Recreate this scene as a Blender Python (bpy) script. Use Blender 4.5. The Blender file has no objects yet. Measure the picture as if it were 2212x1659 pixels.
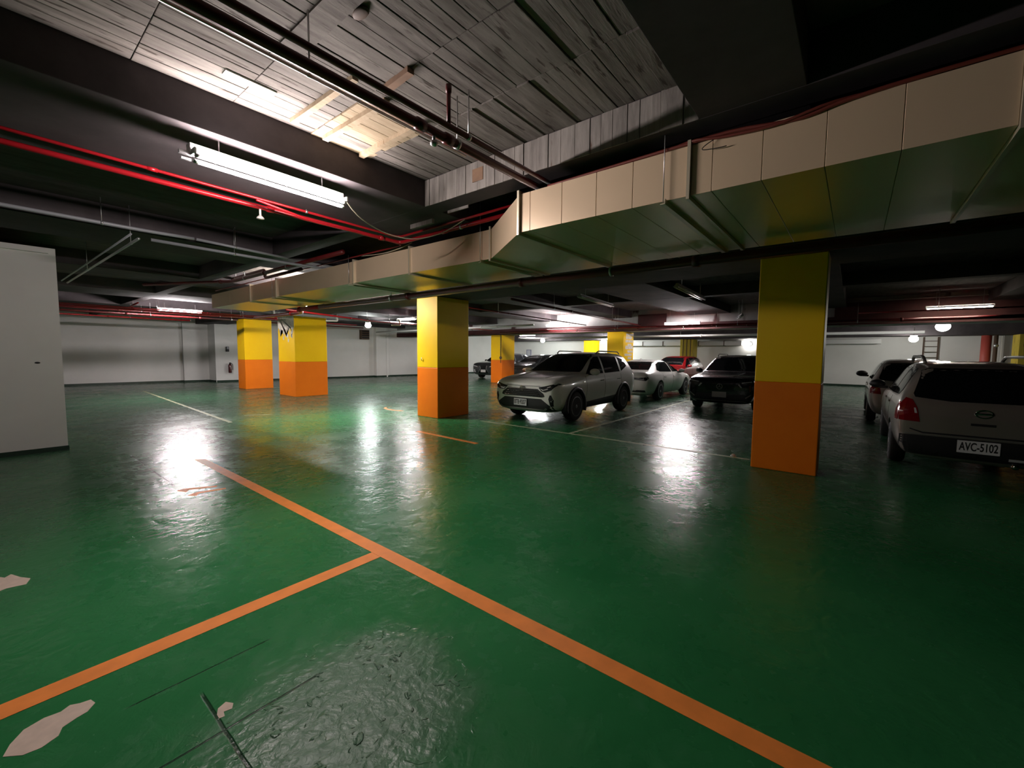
import bpy, bmesh, math, random
from math import pi, sin, cos, radians, sqrt
from mathutils import Vector, Matrix
from mathutils.bvhtree import BVHTree

random.seed(7)
S = bpy.context.scene
COL = S.collection

# ------------------------------------------------------------------ camera, world, exposure
F_PX, PITCH, ROLL, YAW, CAM_H = 919.0, radians(-4.12), radians(0.5), radians(38.8), 1.62
fwd = Vector((cos(YAW) * cos(PITCH), sin(YAW) * cos(PITCH), sin(PITCH)))
rt = fwd.cross(Vector((0, 0, 1))).normalized()
up = rt.cross(fwd)
rt2 = rt * cos(ROLL) + up * sin(ROLL)
up2 = up * cos(ROLL) - rt * sin(ROLL)
cam = bpy.data.cameras.new('camera')
cam.sensor_width = 36.0
cam.lens = 36.0 * F_PX / 2212.0
cam.clip_start = 0.05
cam.clip_end = 200
camo = bpy.data.objects.new('camera', cam)
COL.objects.link(camo)
camo.matrix_world = Matrix(((rt2.x, up2.x, -fwd.x, 0), (rt2.y, up2.y, -fwd.y, 0), (rt2.z, up2.z, -fwd.z, CAM_H), (0, 0, 0, 1)))
S.camera = camo
W = bpy.data.worlds.new('world')
S.world = W
W.use_nodes = True
W.node_tree.nodes['Background'].inputs[0].default_value = (0.5, 0.55, 0.6, 1)
W.node_tree.nodes['Background'].inputs[1].default_value = 0.0
S.view_settings.view_transform = 'Standard'
S.view_settings.look = 'None'
S.view_settings.gamma = 1
S.view_settings.use_curve_mapping = False
S.view_settings.exposure = 0.3
S.cycles.use_denoising = True
S.cycles.max_bounces = 6
S.cycles.diffuse_bounces = 3
S.cycles.glossy_bounces = 3
S.cycles.caustics_reflective = False
S.cycles.caustics_refractive = False
S.cycles.sample_clamp_indirect = 4.0

TUBE_E = 275.0      # near twin tubes
FAR_E = 640.0       # the other twin tubes
BULB_E = 260.0

# ------------------------------------------------------------------ materials
def mat(name, col, rough=0.5, metal=0.0, spec=0.5, coat=0.0, noise=0.0, nscale=6.0, bump=0.0, bscale=40.0, emit=None, estr=0.0):
    m = bpy.data.materials.new(name)
    m.use_nodes = True
    nt = m.node_tree
    b = nt.nodes['Principled BSDF']
    b.inputs['Base Color'].default_value = (*col, 1)
    b.inputs['Roughness'].default_value = rough
    b.inputs['Metallic'].default_value = metal
    b.inputs['Specular IOR Level'].default_value = spec
    b.inputs['Coat Weight'].default_value = coat
    b.inputs['Coat Roughness'].default_value = 0.05
    if emit:
        b.inputs['Emission Color'].default_value = (*emit, 1)
        b.inputs['Emission Strength'].default_value = estr
    if noise > 0 or bump > 0:
        tc = nt.nodes.new('ShaderNodeTexCoord')
        n = nt.nodes.new('ShaderNodeTexNoise')
        n.inputs['Scale'].default_value = nscale
        n.inputs['Detail'].default_value = 6
        nt.links.new(tc.outputs['Object'], n.inputs['Vector'])
        if noise > 0:
            r = nt.nodes.new('ShaderNodeValToRGB')
            r.color_ramp.elements[0].position = 0.3
            r.color_ramp.elements[1].position = 0.7
            r.color_ramp.elements[0].color = (*[c * (1 - noise) for c in col], 1)
            r.color_ramp.elements[1].color = (*[min(1, c * (1 + noise)) for c in col], 1)
            nt.links.new(n.outputs['Fac'], r.inputs['Fac'])
            nt.links.new(r.outputs['Color'], b.inputs['Base Color'])
        if bump > 0:
            n2 = nt.nodes.new('ShaderNodeTexNoise')
            n2.inputs['Scale'].default_value = bscale
            n2.inputs['Detail'].default_value = 5
            nt.links.new(tc.outputs['Object'], n2.inputs['Vector'])
            bp = nt.nodes.new('ShaderNodeBump')
            bp.inputs['Strength'].default_value = bump
            bp.inputs['Distance'].default_value = 0.01
            nt.links.new(n2.outputs['Fac'], bp.inputs['Height'])
            nt.links.new(bp.outputs['Normal'], b.inputs['Normal'])
    return m

def floor_material():
    m = bpy.data.materials.new('green_epoxy')
    m.use_nodes = True
    nt = m.node_tree
    N, L = nt.nodes, nt.links
    b = N['Principled BSDF']
    tc = N.new('ShaderNodeTexCoord')
    def noise(scale, detail=6, dist=0.0, vec=None):
        n = N.new('ShaderNodeTexNoise')
        n.inputs['Scale'].default_value = scale
        n.inputs['Detail'].default_value = detail
        n.inputs['Distortion'].default_value = dist
        L.new(vec or tc.outputs['Object'], n.inputs['Vector'])
        return n.outputs['Fac']
    def math_(op, a, c=None, clamp=False):
        x = N.new('ShaderNodeMath')
        x.operation = op
        x.use_clamp = clamp
        for i, v in enumerate((a, c)):
            if v is None:
                continue
            if isinstance(v, (int, float)):
                x.inputs[i].default_value = v
            else:
                L.new(v, x.inputs[i])
        return x.outputs[0]
    def maprange(v, a, c, lo=0.0, hi=1.0):
        x = N.new('ShaderNodeMapRange')
        x.interpolation_type = 'SMOOTHSTEP'
        L.new(v, x.inputs[0])
        for i, q in enumerate((a, c, lo, hi)):
            x.inputs[i + 1].default_value = q
        return x.outputs[0]
    def mix(f, a, c):
        x = N.new('ShaderNodeMix')
        x.data_type = 'RGBA'
        L.new(f, x.inputs['Factor'])
        for k, v in (('A', a), ('B', c)):
            s = [i for i in x.inputs if i.name == k and i.type == 'RGBA'][0]
            if isinstance(v, tuple):
                s.default_value = (*v, 1)
            else:
                L.new(v, s)
        return [o for o in x.outputs if o.type == 'RGBA'][0]
    sep = N.new('ShaderNodeSeparateXYZ')
    L.new(tc.outputs['Object'], sep.inputs[0])
    X, Y = sep.outputs[0], sep.outputs[1]
    big = noise(0.5, 5)
    fine = noise(9, 8)
    c1 = mix(maprange(big, 0.35, 0.7), (0.0165, 0.142, 0.042), (0.027, 0.180, 0.057))
    c2 = mix(maprange(fine, 0.55, 0.8, 0, 0.35), c1, (0.036, 0.170, 0.072))
    # dark tyre scuffs along the driving lane
    mp = N.new('ShaderNodeMapping')
    mp.inputs['Scale'].default_value = (0.25, 2.2, 1)
    L.new(tc.outputs['Object'], mp.inputs['Vector'])
    sc = noise(2.0, 6, 0.6, mp.outputs['Vector'])
    c3 = mix(maprange(sc, 0.60, 0.80, 0, 0.06), c2, (0.022, 0.11, 0.045))
    # duller, greyer base colour in the parking bays and along the back of the hall
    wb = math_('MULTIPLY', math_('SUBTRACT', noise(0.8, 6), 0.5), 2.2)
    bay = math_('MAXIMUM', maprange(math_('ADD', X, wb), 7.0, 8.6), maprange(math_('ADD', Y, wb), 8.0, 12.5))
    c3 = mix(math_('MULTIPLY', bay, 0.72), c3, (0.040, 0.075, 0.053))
    # worn rubbed-through epoxy, its grey also standing in for the tube's blurred reflection
    dx = math_('SUBTRACT', X, 1.02)
    dy = math_('SUBTRACT', Y, 1.72)
    d2 = math_('ADD', math_('MULTIPLY', dx, dx), math_('MULTIPLY', math_('MULTIPLY', dy, dy), 1.3))
    dn = math_('ADD', math_('SQRT', d2), math_('MULTIPLY', math_('SUBTRACT', noise(3.5, 8), 0.5), 0.5))
    worn_sheen = maprange(dn, 0.72, 0.30)
    c4 = mix(math_('MULTIPLY', worn_sheen, 0.55), c3, (0.11, 0.165, 0.125))
    # joints: (coordinate, value, other lo, other hi)
    def joint(u, u0, v, v0, v1, w):
        wob = math_('MULTIPLY', math_('SUBTRACT', noise(5, 3), 0.5), 0.008)
        d = math_('ABSOLUTE', math_('ADD', math_('SUBTRACT', u, u0), wob))
        a = maprange(d, w, w * 0.4)
        e0 = maprange(v, v0 - 0.03, v0 + 0.03)
        e1 = maprange(v, v1 + 0.03, v1 - 0.03)
        return math_('MULTIPLY', a, math_('MULTIPLY', e0, e1))
    js = [joint(X, 0.57, Y, 1.0, 2.32, 0.010), joint(Y, 2.02, X, 0.15, 0.97, 0.007), joint(Y, 2.49, X, 0.34, 0.93, 0.005),
          joint(X, 1.36, Y, 6.3, 8.6, 0.012), joint(Y, 6.55, X, 1.1, 2.0, 0.010), joint(X, 2.02, Y, 8.0, 12.4, 0.012), joint(Y, 7.3, X, 1.2, 2.1, 0.010)]
    jj = js[0]
    for q in js[1:]:
        jj = math_('MAXIMUM', jj, q)
    c5 = mix(math_('MULTIPLY', jj, 0.8), c4, (0.004, 0.012, 0.007))
    L.new(c5, b.inputs['Base Color'])
    ro = maprange(noise(1.6, 6), 0.3, 0.75, 0.21, 0.31)
    ro2 = math_('ADD', ro, math_('MULTIPLY', maprange(fine, 0.4, 0.8), 0.08))
    ro3 = math_('ADD', ro2, math_('MULTIPLY', worn_sheen, 0.06))
    L.new(ro3, b.inputs['Roughness'])
    b.inputs['Specular IOR Level'].default_value = 0.33
    mp2 = N.new('ShaderNodeMapping')
    mp2.inputs['Scale'].default_value = (1.0, 1.0, 1)
    L.new(tc.outputs['Object'], mp2.inputs['Vector'])
    rip = noise(2.6, 4, 0.8, mp2.outputs['Vector'])
    h = math_('ADD', math_('MULTIPLY', rip, 0.0075), math_('ADD', math_('ADD', math_('MULTIPLY', noise(7, 4, 1.0), 0.0050), math_('MULTIPLY', noise(22, 3, 0.5), 0.0014)), math_('MULTIPLY', fine, 0.0008)))
    rough_grit = math_('MULTIPLY', math_('MULTIPLY', noise(20, 9, 0.4), worn_sheen), 0.013)
    chips = math_('MULTIPLY', maprange(noise(11, 4, 1.5), 0.62, 0.70), math_('MULTIPLY', worn_sheen, 0.010))
    h = math_('ADD', h, math_('ADD', rough_grit, chips))
    h = math_('SUBTRACT', h, math_('MULTIPLY', jj, 0.004))
    bp = N.new('ShaderNodeBump')
    bp.inputs['Strength'].default_value = 1.0
    bp.inputs['Distance'].default_value = 1.0
    L.new(h, bp.inputs['Height'])
    L.new(bp.outputs['Normal'], b.inputs['Normal'])
    return m

def concrete(name, c1, c2, stretch=(1, 1, 1), scale=4.0, bump=0.3, rough=0.85, stain=None):
    m = bpy.data.materials.new(name)
    m.use_nodes = True
    nt = m.node_tree
    N, L = nt.nodes, nt.links
    b = N['Principled BSDF']
    b.inputs['Roughness'].default_value = rough
    b.inputs['Specular IOR Level'].default_value = 0.25
    g = N.new('ShaderNodeNewGeometry')
    mp = N.new('ShaderNodeMapping')
    mp.inputs['Scale'].default_value = stretch
    L.new(g.outputs['Position'], mp.inputs['Vector'])
    n = N.new('ShaderNodeTexNoise')
    n.inputs['Scale'].default_value = scale
    n.inputs['Detail'].default_value = 9
    n.inputs['Roughness'].default_value = 0.65
    L.new(mp.outputs['Vector'], n.inputs['Vector'])
    oi = N.new('ShaderNodeObjectInfo')
    ad = N.new('ShaderNodeMath')
    ad.operation = 'MULTIPLY_ADD'
    L.new(oi.outputs['Random'], ad.inputs[0])
    ad.inputs[1].default_value = 0.14
    ad.inputs[2].default_value = -0.07
    ad2 = N.new('ShaderNodeMath')
    ad2.operation = 'ADD'
    L.new(n.outputs['Fac'], ad2.inputs[0])
    L.new(ad.outputs[0], ad2.inputs[1])
    r = N.new('ShaderNodeValToRGB')
    r.color_ramp.elements[0].position = 0.28
    r.color_ramp.elements[1].position = 0.72
    r.color_ramp.elements[0].color = (*c1, 1)
    r.color_ramp.elements[1].color = (*c2, 1)
    L.new(ad2.outputs[0], r.inputs['Fac'])
    out = r.outputs['Color']
    if stain:
        v = N.new('ShaderNodeTexNoise')
        v.inputs['Scale'].default_value = stain[1]
        v.inputs['Detail'].default_value = 4
        mp2 = N.new('ShaderNodeMapping')
        mp2.inputs['Scale'].default_value = stain[3]
        L.new(g.outputs['Position'], mp2.inputs['Vector'])
        L.new(mp2.outputs['Vector'], v.inputs['Vector'])
        mr = N.new('ShaderNodeMapRange')
        L.new(v.outputs['Fac'], mr.inputs[0])
        mr.inputs[1].default_value = stain[2]
        mr.inputs[2].default_value = stain[2] + 0.06
        mx = N.new('ShaderNodeMix')
        mx.data_type = 'RGBA'
        L.new(mr.outputs[0], mx.inputs['Factor'])
        a = [i for i in mx.inputs if i.name == 'A' and i.type == 'RGBA'][0]
        c = [i for i in mx.inputs if i.name == 'B' and i.type == 'RGBA'][0]
        L.new(out, a)
        c.default_value = (*stain[0], 1)
        out = [o for o in mx.outputs if o.type == 'RGBA'][0]
    L.new(out, b.inputs['Base Color'])
    bp = N.new('ShaderNodeBump')
    bp.inputs['Strength'].default_value = bump
    bp.inputs['Distance'].default_value = 0.01
    L.new(n.outputs['Fac'], bp.inputs['Height'])
    L.new(bp.outputs['Normal'], b.inputs['Normal'])
    return m

def emission(name, col, strength):
    m = bpy.data.materials.new(name)
    m.use_nodes = True
    nt = m.node_tree
    nt.nodes.clear()
    e = nt.nodes.new('ShaderNodeEmission')
    o = nt.nodes.new('ShaderNodeOutputMaterial')
    e.inputs[0].default_value = (*col, 1)
    e.inputs[1].default_value = strength
    nt.links.new(e.outputs[0], o.inputs[0])
    return m

M = {}
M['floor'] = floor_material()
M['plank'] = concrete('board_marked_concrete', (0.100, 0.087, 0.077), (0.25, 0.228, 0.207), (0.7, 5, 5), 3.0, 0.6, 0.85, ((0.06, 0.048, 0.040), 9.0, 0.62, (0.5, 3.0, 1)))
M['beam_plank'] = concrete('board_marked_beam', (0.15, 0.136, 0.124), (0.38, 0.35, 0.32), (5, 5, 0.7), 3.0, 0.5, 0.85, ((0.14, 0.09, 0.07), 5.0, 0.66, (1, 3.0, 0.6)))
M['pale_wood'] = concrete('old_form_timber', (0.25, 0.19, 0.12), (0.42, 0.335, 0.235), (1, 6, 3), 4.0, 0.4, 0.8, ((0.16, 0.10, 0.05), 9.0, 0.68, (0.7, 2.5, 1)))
M['brown_wood'] = mat('brown_timber', (0.22, 0.13, 0.08), 0.8, noise=0.3)
M['dark_conc'] = concrete('dark_concrete', (0.042, 0.036, 0.038), (0.086, 0.072, 0.076), (1, 1, 1), 1.5, 0.3, 0.8)  # dark grey base colour, slightly pinkish
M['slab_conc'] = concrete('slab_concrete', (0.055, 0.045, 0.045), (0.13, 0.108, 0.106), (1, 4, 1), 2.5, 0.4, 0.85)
M['far_girder'] = concrete('peeling_girder', (0.26, 0.26, 0.25), (0.42, 0.42, 0.41), (1, 1, 1), 1.2, 0.3, 0.85, ((0.06, 0.03, 0.03), 1.3, 0.60, (1, 1, 0.5)))
M['wall'] = concrete('painted_wall', (0.79, 0.775, 0.74), (0.85, 0.835, 0.80), (1, 1, 1), 1.2, 0.05, 0.6)
M['skirt'] = mat('green_skirting', (0.006, 0.03, 0.014), 0.4)
M['yellow'] = concrete('yellow_paint', (0.93, 0.55, 0.0), (0.98, 0.63, 0.002), (1, 1, 1), 1.3, 0.06, 0.5)
M['orange'] = concrete('orange_paint', (0.84, 0.175, 0.003), (0.93, 0.22, 0.005), (1, 1, 1), 1.3, 0.06, 0.5)
M['yellow_worn'] = concrete('worn_yellow_paint', (0.55, 0.42, 0.04), (0.80, 0.60, 0.10), (1, 4, 0.6), 2.5, 0.3, 0.6, ((0.24, 0.13, 0.03), 4.0, 0.60, (2, 2, 0.3)))
M['plaster'] = mat('bare_plaster', (0.72, 0.66, 0.55), 0.8, noise=0.2, nscale=14)
M['line_orange'] = mat('orange_line_paint', (0.84, 0.26, 0.048), 0.45, noise=0.10, nscale=7, bump=0.05)
M['line_white'] = mat('faded_line_paint', (0.34, 0.36, 0.22), 0.5, noise=0.2)
M['chip'] = mat('bare_screed', (0.58, 0.47, 0.38), 0.8, noise=0.10, nscale=20)
M['duct'] = mat('cream_sheet_metal', (0.76, 0.585, 0.40), 0.30, metal=0.2, noise=0.03, nscale=2)
M['duct_edge'] = mat('duct_flange_metal', (0.62, 0.56, 0.42), 0.4, metal=0.5)
M['red'] = mat('red_pipe_paint', (0.30, 0.008, 0.013), 0.30, noise=0.1)
M['dark_red'] = mat('dark_red_pipe_paint', (0.105, 0.010, 0.011), 0.35, noise=0.15)
M['steel'] = mat('galvanised_steel', (0.55, 0.55, 0.55), 0.35, metal=0.8)
M['brass'] = mat('sprinkler_metal', (0.75, 0.72, 0.66), 0.3, metal=0.5)
M['pvc'] = mat('grey_pvc', (0.30, 0.31, 0.33), 0.4)
M['white_pvc'] = mat('white_pvc', (0.75, 0.74, 0.72), 0.4)
M['cable'] = mat('cream_cable', (0.55, 0.47, 0.36), 0.5)
M['cable_red'] = mat('red_brown_cable', (0.16, 0.03, 0.02), 0.5)
M['lamp_white'] = mat('white_enamel', (0.85, 0.85, 0.85), 0.35)
M['lamp_dark'] = mat('dusty_enamel', (0.35, 0.35, 0.35), 0.45)
M['tube'] = emission('lit_tube', (1.0, 0.88, 0.86), TUBE_E)
M['tube_far'] = emission('lit_far_tube', (1.0, 0.91, 0.92), FAR_E)
M['tube_warm'] = emission('lit_warm_tube', (1.0, 0.88, 0.72), FAR_E * 0.09)
M['tube_strong'] = emission('lit_strong_tube', (1.0, 0.93, 0.88), FAR_E * 1.5)
M['bulb_dim'] = emission('lit_dim_bulb', (1.0, 0.98, 0.93), BULB_E * 0.3)
M['tube_fill'] = emission('lit_fill_tube', (1.0, 0.91, 0.90), FAR_E * 0.3)
M['tube_mid'] = emission('lit_medium_tube', (1.0, 0.91, 0.92), FAR_E * 0.6)
M['bulb'] = emission('lit_bulb', (0.95, 1.0, 0.98), BULB_E)
M['dead_tube'] = mat('unlit_tube', (0.8, 0.8, 0.8), 0.15)
M['white_paint'] = mat('pearl_white_paint', (0.86, 0.85, 0.80), 0.30, coat=0.8)
M['silver_paint'] = mat('champagne_silver_paint', (0.38, 0.33, 0.29), 0.28, metal=0.55, coat=0.8)
M['black_paint'] = mat('black_paint', (0.012, 0.012, 0.016), 0.25, metal=0.3, coat=1.0)
M['grey_paint'] = mat('graphite_paint', (0.07, 0.075, 0.08), 0.25, metal=0.5, coat=1.0)
M['red_paint'] = mat('red_car_paint', (0.35, 0.012, 0.015), 0.25, coat=1.0)
M['glass'] = mat('tinted_glass', (0.006, 0.007, 0.008), 0.06, spec=0.6)
M['black_plastic'] = mat('black_plastic', (0.013, 0.013, 0.014), 0.5, noise=0.1, nscale=30)
M['gloss_black'] = mat('gloss_black', (0.006, 0.006, 0.007), 0.15)
M['rubber'] = mat('tyre_rubber', (0.012, 0.012, 0.012), 0.75, bump=0.2, bscale=60)
M['alloy'] = mat('alloy_wheel', (0.45, 0.45, 0.46), 0.3, metal=0.8)
M['dark_alloy'] = mat('dark_alloy_wheel', (0.20, 0.20, 0.205), 0.3, metal=0.7)
M['chrome'] = mat('chrome', (0.75, 0.75, 0.75), 0.12, metal=1.0)
M['satin'] = mat('satin_silver_trim', (0.32, 0.31, 0.29), 0.35, metal=0.6)
M['lens'] = mat('headlamp_lens', (0.03, 0.032, 0.034), 0.08, spec=0.8)
M['lens_clear'] = mat('clear_lens', (0.75, 0.75, 0.75), 0.12, metal=0.3)
M['tail_red'] = mat('tail_lamp_red', (0.20, 0.006, 0.010), 0.12, spec=0.7)
M['tail_dark'] = mat('smoked_tail_lamp', (0.012, 0.010, 0.012), 0.10, spec=0.7)
M['plate'] = mat('plate_white', (0.80, 0.80, 0.80), 0.4)
M['ink'] = mat('plate_ink', (0.012, 0.012, 0.012), 0.5)
M['ext_red'] = mat('extinguisher_red', (0.07, 0.006, 0.007), 0.25)
M['black'] = mat('matt_black', (0.01, 0.01, 0.01), 0.6)
M['frame_blue'] = mat('notice_frame', (0.22, 0.22, 0.34), 0.5)
M['paper'] = mat('notice_paper', (0.58, 0.58, 0.62), 0.7)
M['pole_red'] = mat('red_pole', (0.50, 0.09, 0.07), 0.5)
M['pole_white'] = mat('white_post', (0.80, 0.76, 0.68), 0.5)
M['rust'] = mat('rusty_steel', (0.10, 0.06, 0.04), 0.7)

# ------------------------------------------------------------------ mesh helpers
def link(o, parent=None):
    COL.objects.link(o)
    if parent is not None:
        o.parent = parent
    return o

def obj(name, bm, m, parent=None, smooth=False, recalc=True):
    if recalc:
        bmesh.ops.recalc_face_normals(bm, faces=bm.faces)
    me = bpy.data.meshes.new(name)
    bm.to_mesh(me)
    bm.free()
    if smooth:
        for p in me.polygons:
            p.use_smooth = True
    me.materials.append(M[m] if isinstance(m, str) else m)
    return link(bpy.data.objects.new(name, me), parent)

def copy_of(o, parent=None, loc=None, rot=None, scale=None):
    c = o.copy()
    link(c)
    c.parent = parent
    if loc is not None:
        c.location = loc
    if rot is not None:
        c.rotation_euler = rot
    if scale is not None:
        c.scale = scale
    return c

def tag(o, label=None, cat=None, group=None, kind=None):
    if label:
        o['label'] = label
    if cat:
        o['category'] = cat
    if group:
        o['group'] = group
    if kind:
        o['kind'] = kind
    return o

def thing(name, label, cat, loc=(0, 0, 0), rotz=0.0, group=None):
    o = bpy.data.objects.new(name, None)
    o.empty_display_size = 0.2
    link(o)
    o.location = loc
    o.rotation_euler = (0, 0, rotz)
    return tag(o, label, cat, group, 'thing')

def bx(bm, x0, x1, y0, y1, z0, z1, bev=0.0):
    vs = [bm.verts.new((x, y, z)) for x in (x0, x1) for y in (y0, y1) for z in (z0, z1)]
    for q in ((0, 1, 3, 2), (4, 6, 7, 5), (0, 4, 5, 1), (2, 3, 7, 6), (0, 2, 6, 4), (1, 5, 7, 3)):
        bm.faces.new([vs[i] for i in q])
    if bev > 0:
        es = list({e for v in vs for e in v.link_edges})
        bmesh.ops.bevel(bm, geom=es, offset=bev, segments=2, affect='EDGES', profile=0.5)
    return bm

def box(name, m, dims, parent=None, bev=0.0):
    return obj(name, bx(bmesh.new(), *dims, bev=bev), m, parent)

def tube(bm, pts, r, n=10, caps=True):
    pts = [Vector(p) for p in pts]
    rings = []
    prev = None
    for i, p in enumerate(pts):
        if i == 0:
            t = pts[1] - pts[0]
        elif i == len(pts) - 1:
            t = pts[-1] - pts[-2]
        else:
            t = (pts[i + 1] - pts[i]).normalized() + (pts[i] - pts[i - 1]).normalized()
        t.normalize()
        if prev is None:
            a = Vector((0, 0, 1)) if abs(t.z) < 0.9 else Vector((1, 0, 0))
            u = t.cross(a).normalized()
        else:
            u = (prev - t * prev.dot(t)).normalized()
        prev = u
        w = t.cross(u)
        k = 1.0
        if 0 < i < len(pts) - 1:
            c = (pts[i] - pts[i - 1]).normalized().dot(t)
            k = 1 / max(0.5, c)
        rings.append([bm.verts.new(p + (u * cos(2 * pi * j / n) + w * sin(2 * pi * j / n)) * r * (k if False else 1)) for j in range(n)])
    for a, b in zip(rings, rings[1:]):
        for j in range(n):
            bm.faces.new((a[j], a[(j + 1) % n], b[(j + 1) % n], b[j]))
    if caps:
        bm.faces.new(rings[0][::-1])
        bm.faces.new(rings[-1])
    return bm

def bend(pts, r=0.08, n=4):
    """round the corners of a polyline"""
    pts = [Vector(p) for p in pts]
    out = [pts[0]]
    for a, b, c in zip(pts, pts[1:], pts[2:]):
        d1 = (a - b)
        d2 = (c - b)
        k = min(r, d1.length * 0.45, d2.length * 0.45)
        p, q = b + d1.normalized() * k, b + d2.normalized() * k
        for i in range(n + 1):
            t = i / n
            out.append(p * (1 - t) ** 2 + b * 2 * t * (1 - t) + q * t * t)
    out.append(pts[-1])
    return out

def pipe(name, m, pts, r, parent=None, n=10, br=0.08):
    return obj(name, tube(bmesh.new(), bend(pts, br), r, n), m, parent, True)

def lathe(bm, prof, n=24, axis='z', c=(0, 0, 0)):
    """profile of (radius, height) revolved about an axis through c"""
    rings = []
    c = Vector(c)
    for r, h in prof:
        ring = []
        for j in range(n):
            a = 2 * pi * j / n
            if axis == 'z':
                v = Vector((r * cos(a), r * sin(a), h))
            elif axis == 'y':
                v = Vector((r * cos(a), h, r * sin(a)))
            else:
                v = Vector((h, r * cos(a), r * sin(a)))
            ring.append(bm.verts.new(c + v))
        rings.append(ring)
    for a, b in zip(rings, rings[1:]):
        for j in range(n):
            bm.faces.new((a[j], a[(j + 1) % n], b[(j + 1) % n], b[j]))
    bm.faces.new(rings[0][::-1])
    bm.faces.new(rings[-1])
    return bm

def sphere(bm, c, r, sx=1, sy=1, sz=1, u=16, v=10):
    mt = Matrix.Translation(Vector(c)) @ Matrix.Diagonal((r * sx, r * sy, r * sz, 1))
    bmesh.ops.create_uvsphere(bm, u_segments=u, v_segments=v, radius=1, matrix=mt)
    return bm

def slab(name, m, pts, z0, z1, parent=None):
    """flat polygon of the floor plan given height z0..z1"""
    bm = bmesh.new()
    a = [bm.verts.new((x, y, z0)) for x, y in pts]
    b = [bm.verts.new((x, y, z1)) for x, y in pts]
    n = len(pts)
    bm.faces.new(a[::-1])
    bm.faces.new(b)
    for i in range(n):
        bm.faces.new((a[i], a[(i + 1) % n], b[(i + 1) % n], b[i]))
    return obj(name, bm, m, parent)

# ------------------------------------------------------------------ setting: floor, walls, ceiling
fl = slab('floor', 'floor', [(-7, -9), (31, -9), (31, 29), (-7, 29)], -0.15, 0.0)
tag(fl, 'glossy green epoxy floor of the car park', kind='structure')

def wall(name, pts, z1, label, th=0.2, z0=0.0):
    """wall along a polyline of floor points, thickness to the left of its direction"""
    root = None
    for i, (a, b) in enumerate(zip(pts, pts[1:])):
        a, b = Vector((*a, 0)), Vector((*b, 0))
        d = (b - a).normalized()
        n = Vector((-d.y, d.x, 0)) * th
        q = [(a.x, a.y), (b.x, b.y), ((b + n).x, (b + n).y), ((a + n).x, (a + n).y)]
        o = slab(name if root is None else 'wall_panel', 'wall', q, z0, z1, root)
        if root is None:
            root = o
            tag(o, label, kind='structure')
        e = -d.cross(Vector((0, 0, 1))) * 0
        m_ = n.normalized() * -0.012
        q2 = [(a.x + m_.x, a.y + m_.y), (b.x + m_.x, b.y + m_.y), (b.x, b.y), (a.x, a.y)]
        slab('skirting', 'skirt', q2, 0.0, 0.10, root)
    return root

wall('wall_back', [(29.6, 24.0), (19.0, 24.0), (16.9, 24.3), (16.9, 24.05), (16.0, 24.15), (16.0, 24.45), (7.5, 25.5)][::-1], 3.49, 'long pale wall across the far left of the garage with a shallow pilaster')
wall('wall_back_left', [(-7, 27.4), (6.4, 26.75), (6.4, 26.55), (7.45, 26.45), (7.48, 25.5)], 3.49, 'grey wall at the far left streaked with pipe shadows')
wall('wall_far', [(29.5, 24.2), (29.5, -8.0)], 3.49, 'pale end wall behind the parked cars')
# white block at the left
lw = slab('wall_left', 'wall', [(-7, 9.87), (0.80, 9.87), (0.80, 15.5), (-7, 15.5)], 0.0, 3.19)
tag(lw, 'white plastered wall block standing at the left edge', kind='structure')
slab('skirting', 'skirt', [(-7, 9.855), (0.812, 9.855), (0.812, 15.5), (-7, 15.5)], 0.0, 0.07, lw)
sphere_bm = bmesh.new()
sphere(sphere_bm, (0.53, 9.868, 1.41), 0.03, 1.1, 0.2, 0.5, 10, 6)
obj('wall_chip', sphere_bm, 'black', lw, True)
slab('wall_edge', 'wall', [(-7, 9.80), (0.72, 9.80), (0.72, 9.87), (-7, 9.87)], 3.10, 3.17, lw)

ZS, ZB = 3.49, 3.20
ce = slab('ceiling', 'slab_conc', [(-7, -9), (31, -9), (31, 29), (-7, 29)], ZS, ZS + 0.2)
tag(ce, 'raw concrete ceiling slab with a grid of beams', kind='structure')
def beam(x0, x1, y0, y1, z0, m='dark_conc', name='beam'):
    return box(name, m, (x0, x1, y0, y1, z0, ZS - 0.001), ce, 0.004)
for y0, y1 in ((0.30, 0.90), (3.72, 5.20), (7.60, 8.75), (11.4, 12.4), (15.2, 16.9), (20.0, 21.0), (23.3, 23.8), (-3.4, -2.8), (-7.3, -6.4)):
    beam(-7, 31, y0, y1, ZB)
for x0, x1, z in ((-0.75, -0.50, ZB - .002), (3.10, 3.34, ZB - .002), (12.2, 12.5, ZB - .002), (23.0, 23.3, ZB - .002), (-4.2, -3.1, ZB - 0.004)):
    beam(x0, x1, -9, 29, z)
beam(6.95, 8.05, -9, 29, 2.985, name='girder')
g2 = beam(17.65, 18.75, -9, 29, 2.63, 'far_girder', 'girder')
beam(27.6, 29.1, -9, 29, 2.62, name='girder')
M['maroon'] = concrete('maroon_band', (0.030, 0.010, 0.011), (0.075, 0.024, 0.022), (1, 1, 1), 2.0, 0.3, 0.7)
box('girder_band', 'maroon', (17.62, 17.652, -9, 29, 2.632, 2.90), ce)
box('girder_band', 'maroon', (17.625, 17.652, -9, 0.60, 2.90, 3.35), ce)
box('girder_band', 'maroon', (17.625, 17.652, 6.1, 7.3, 2.90, 3.30), ce)
box('girder_ledge', 'far_girder', (17.60, 17.652, -9, 0.9, 3.35, 3.38), ce)

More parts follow.
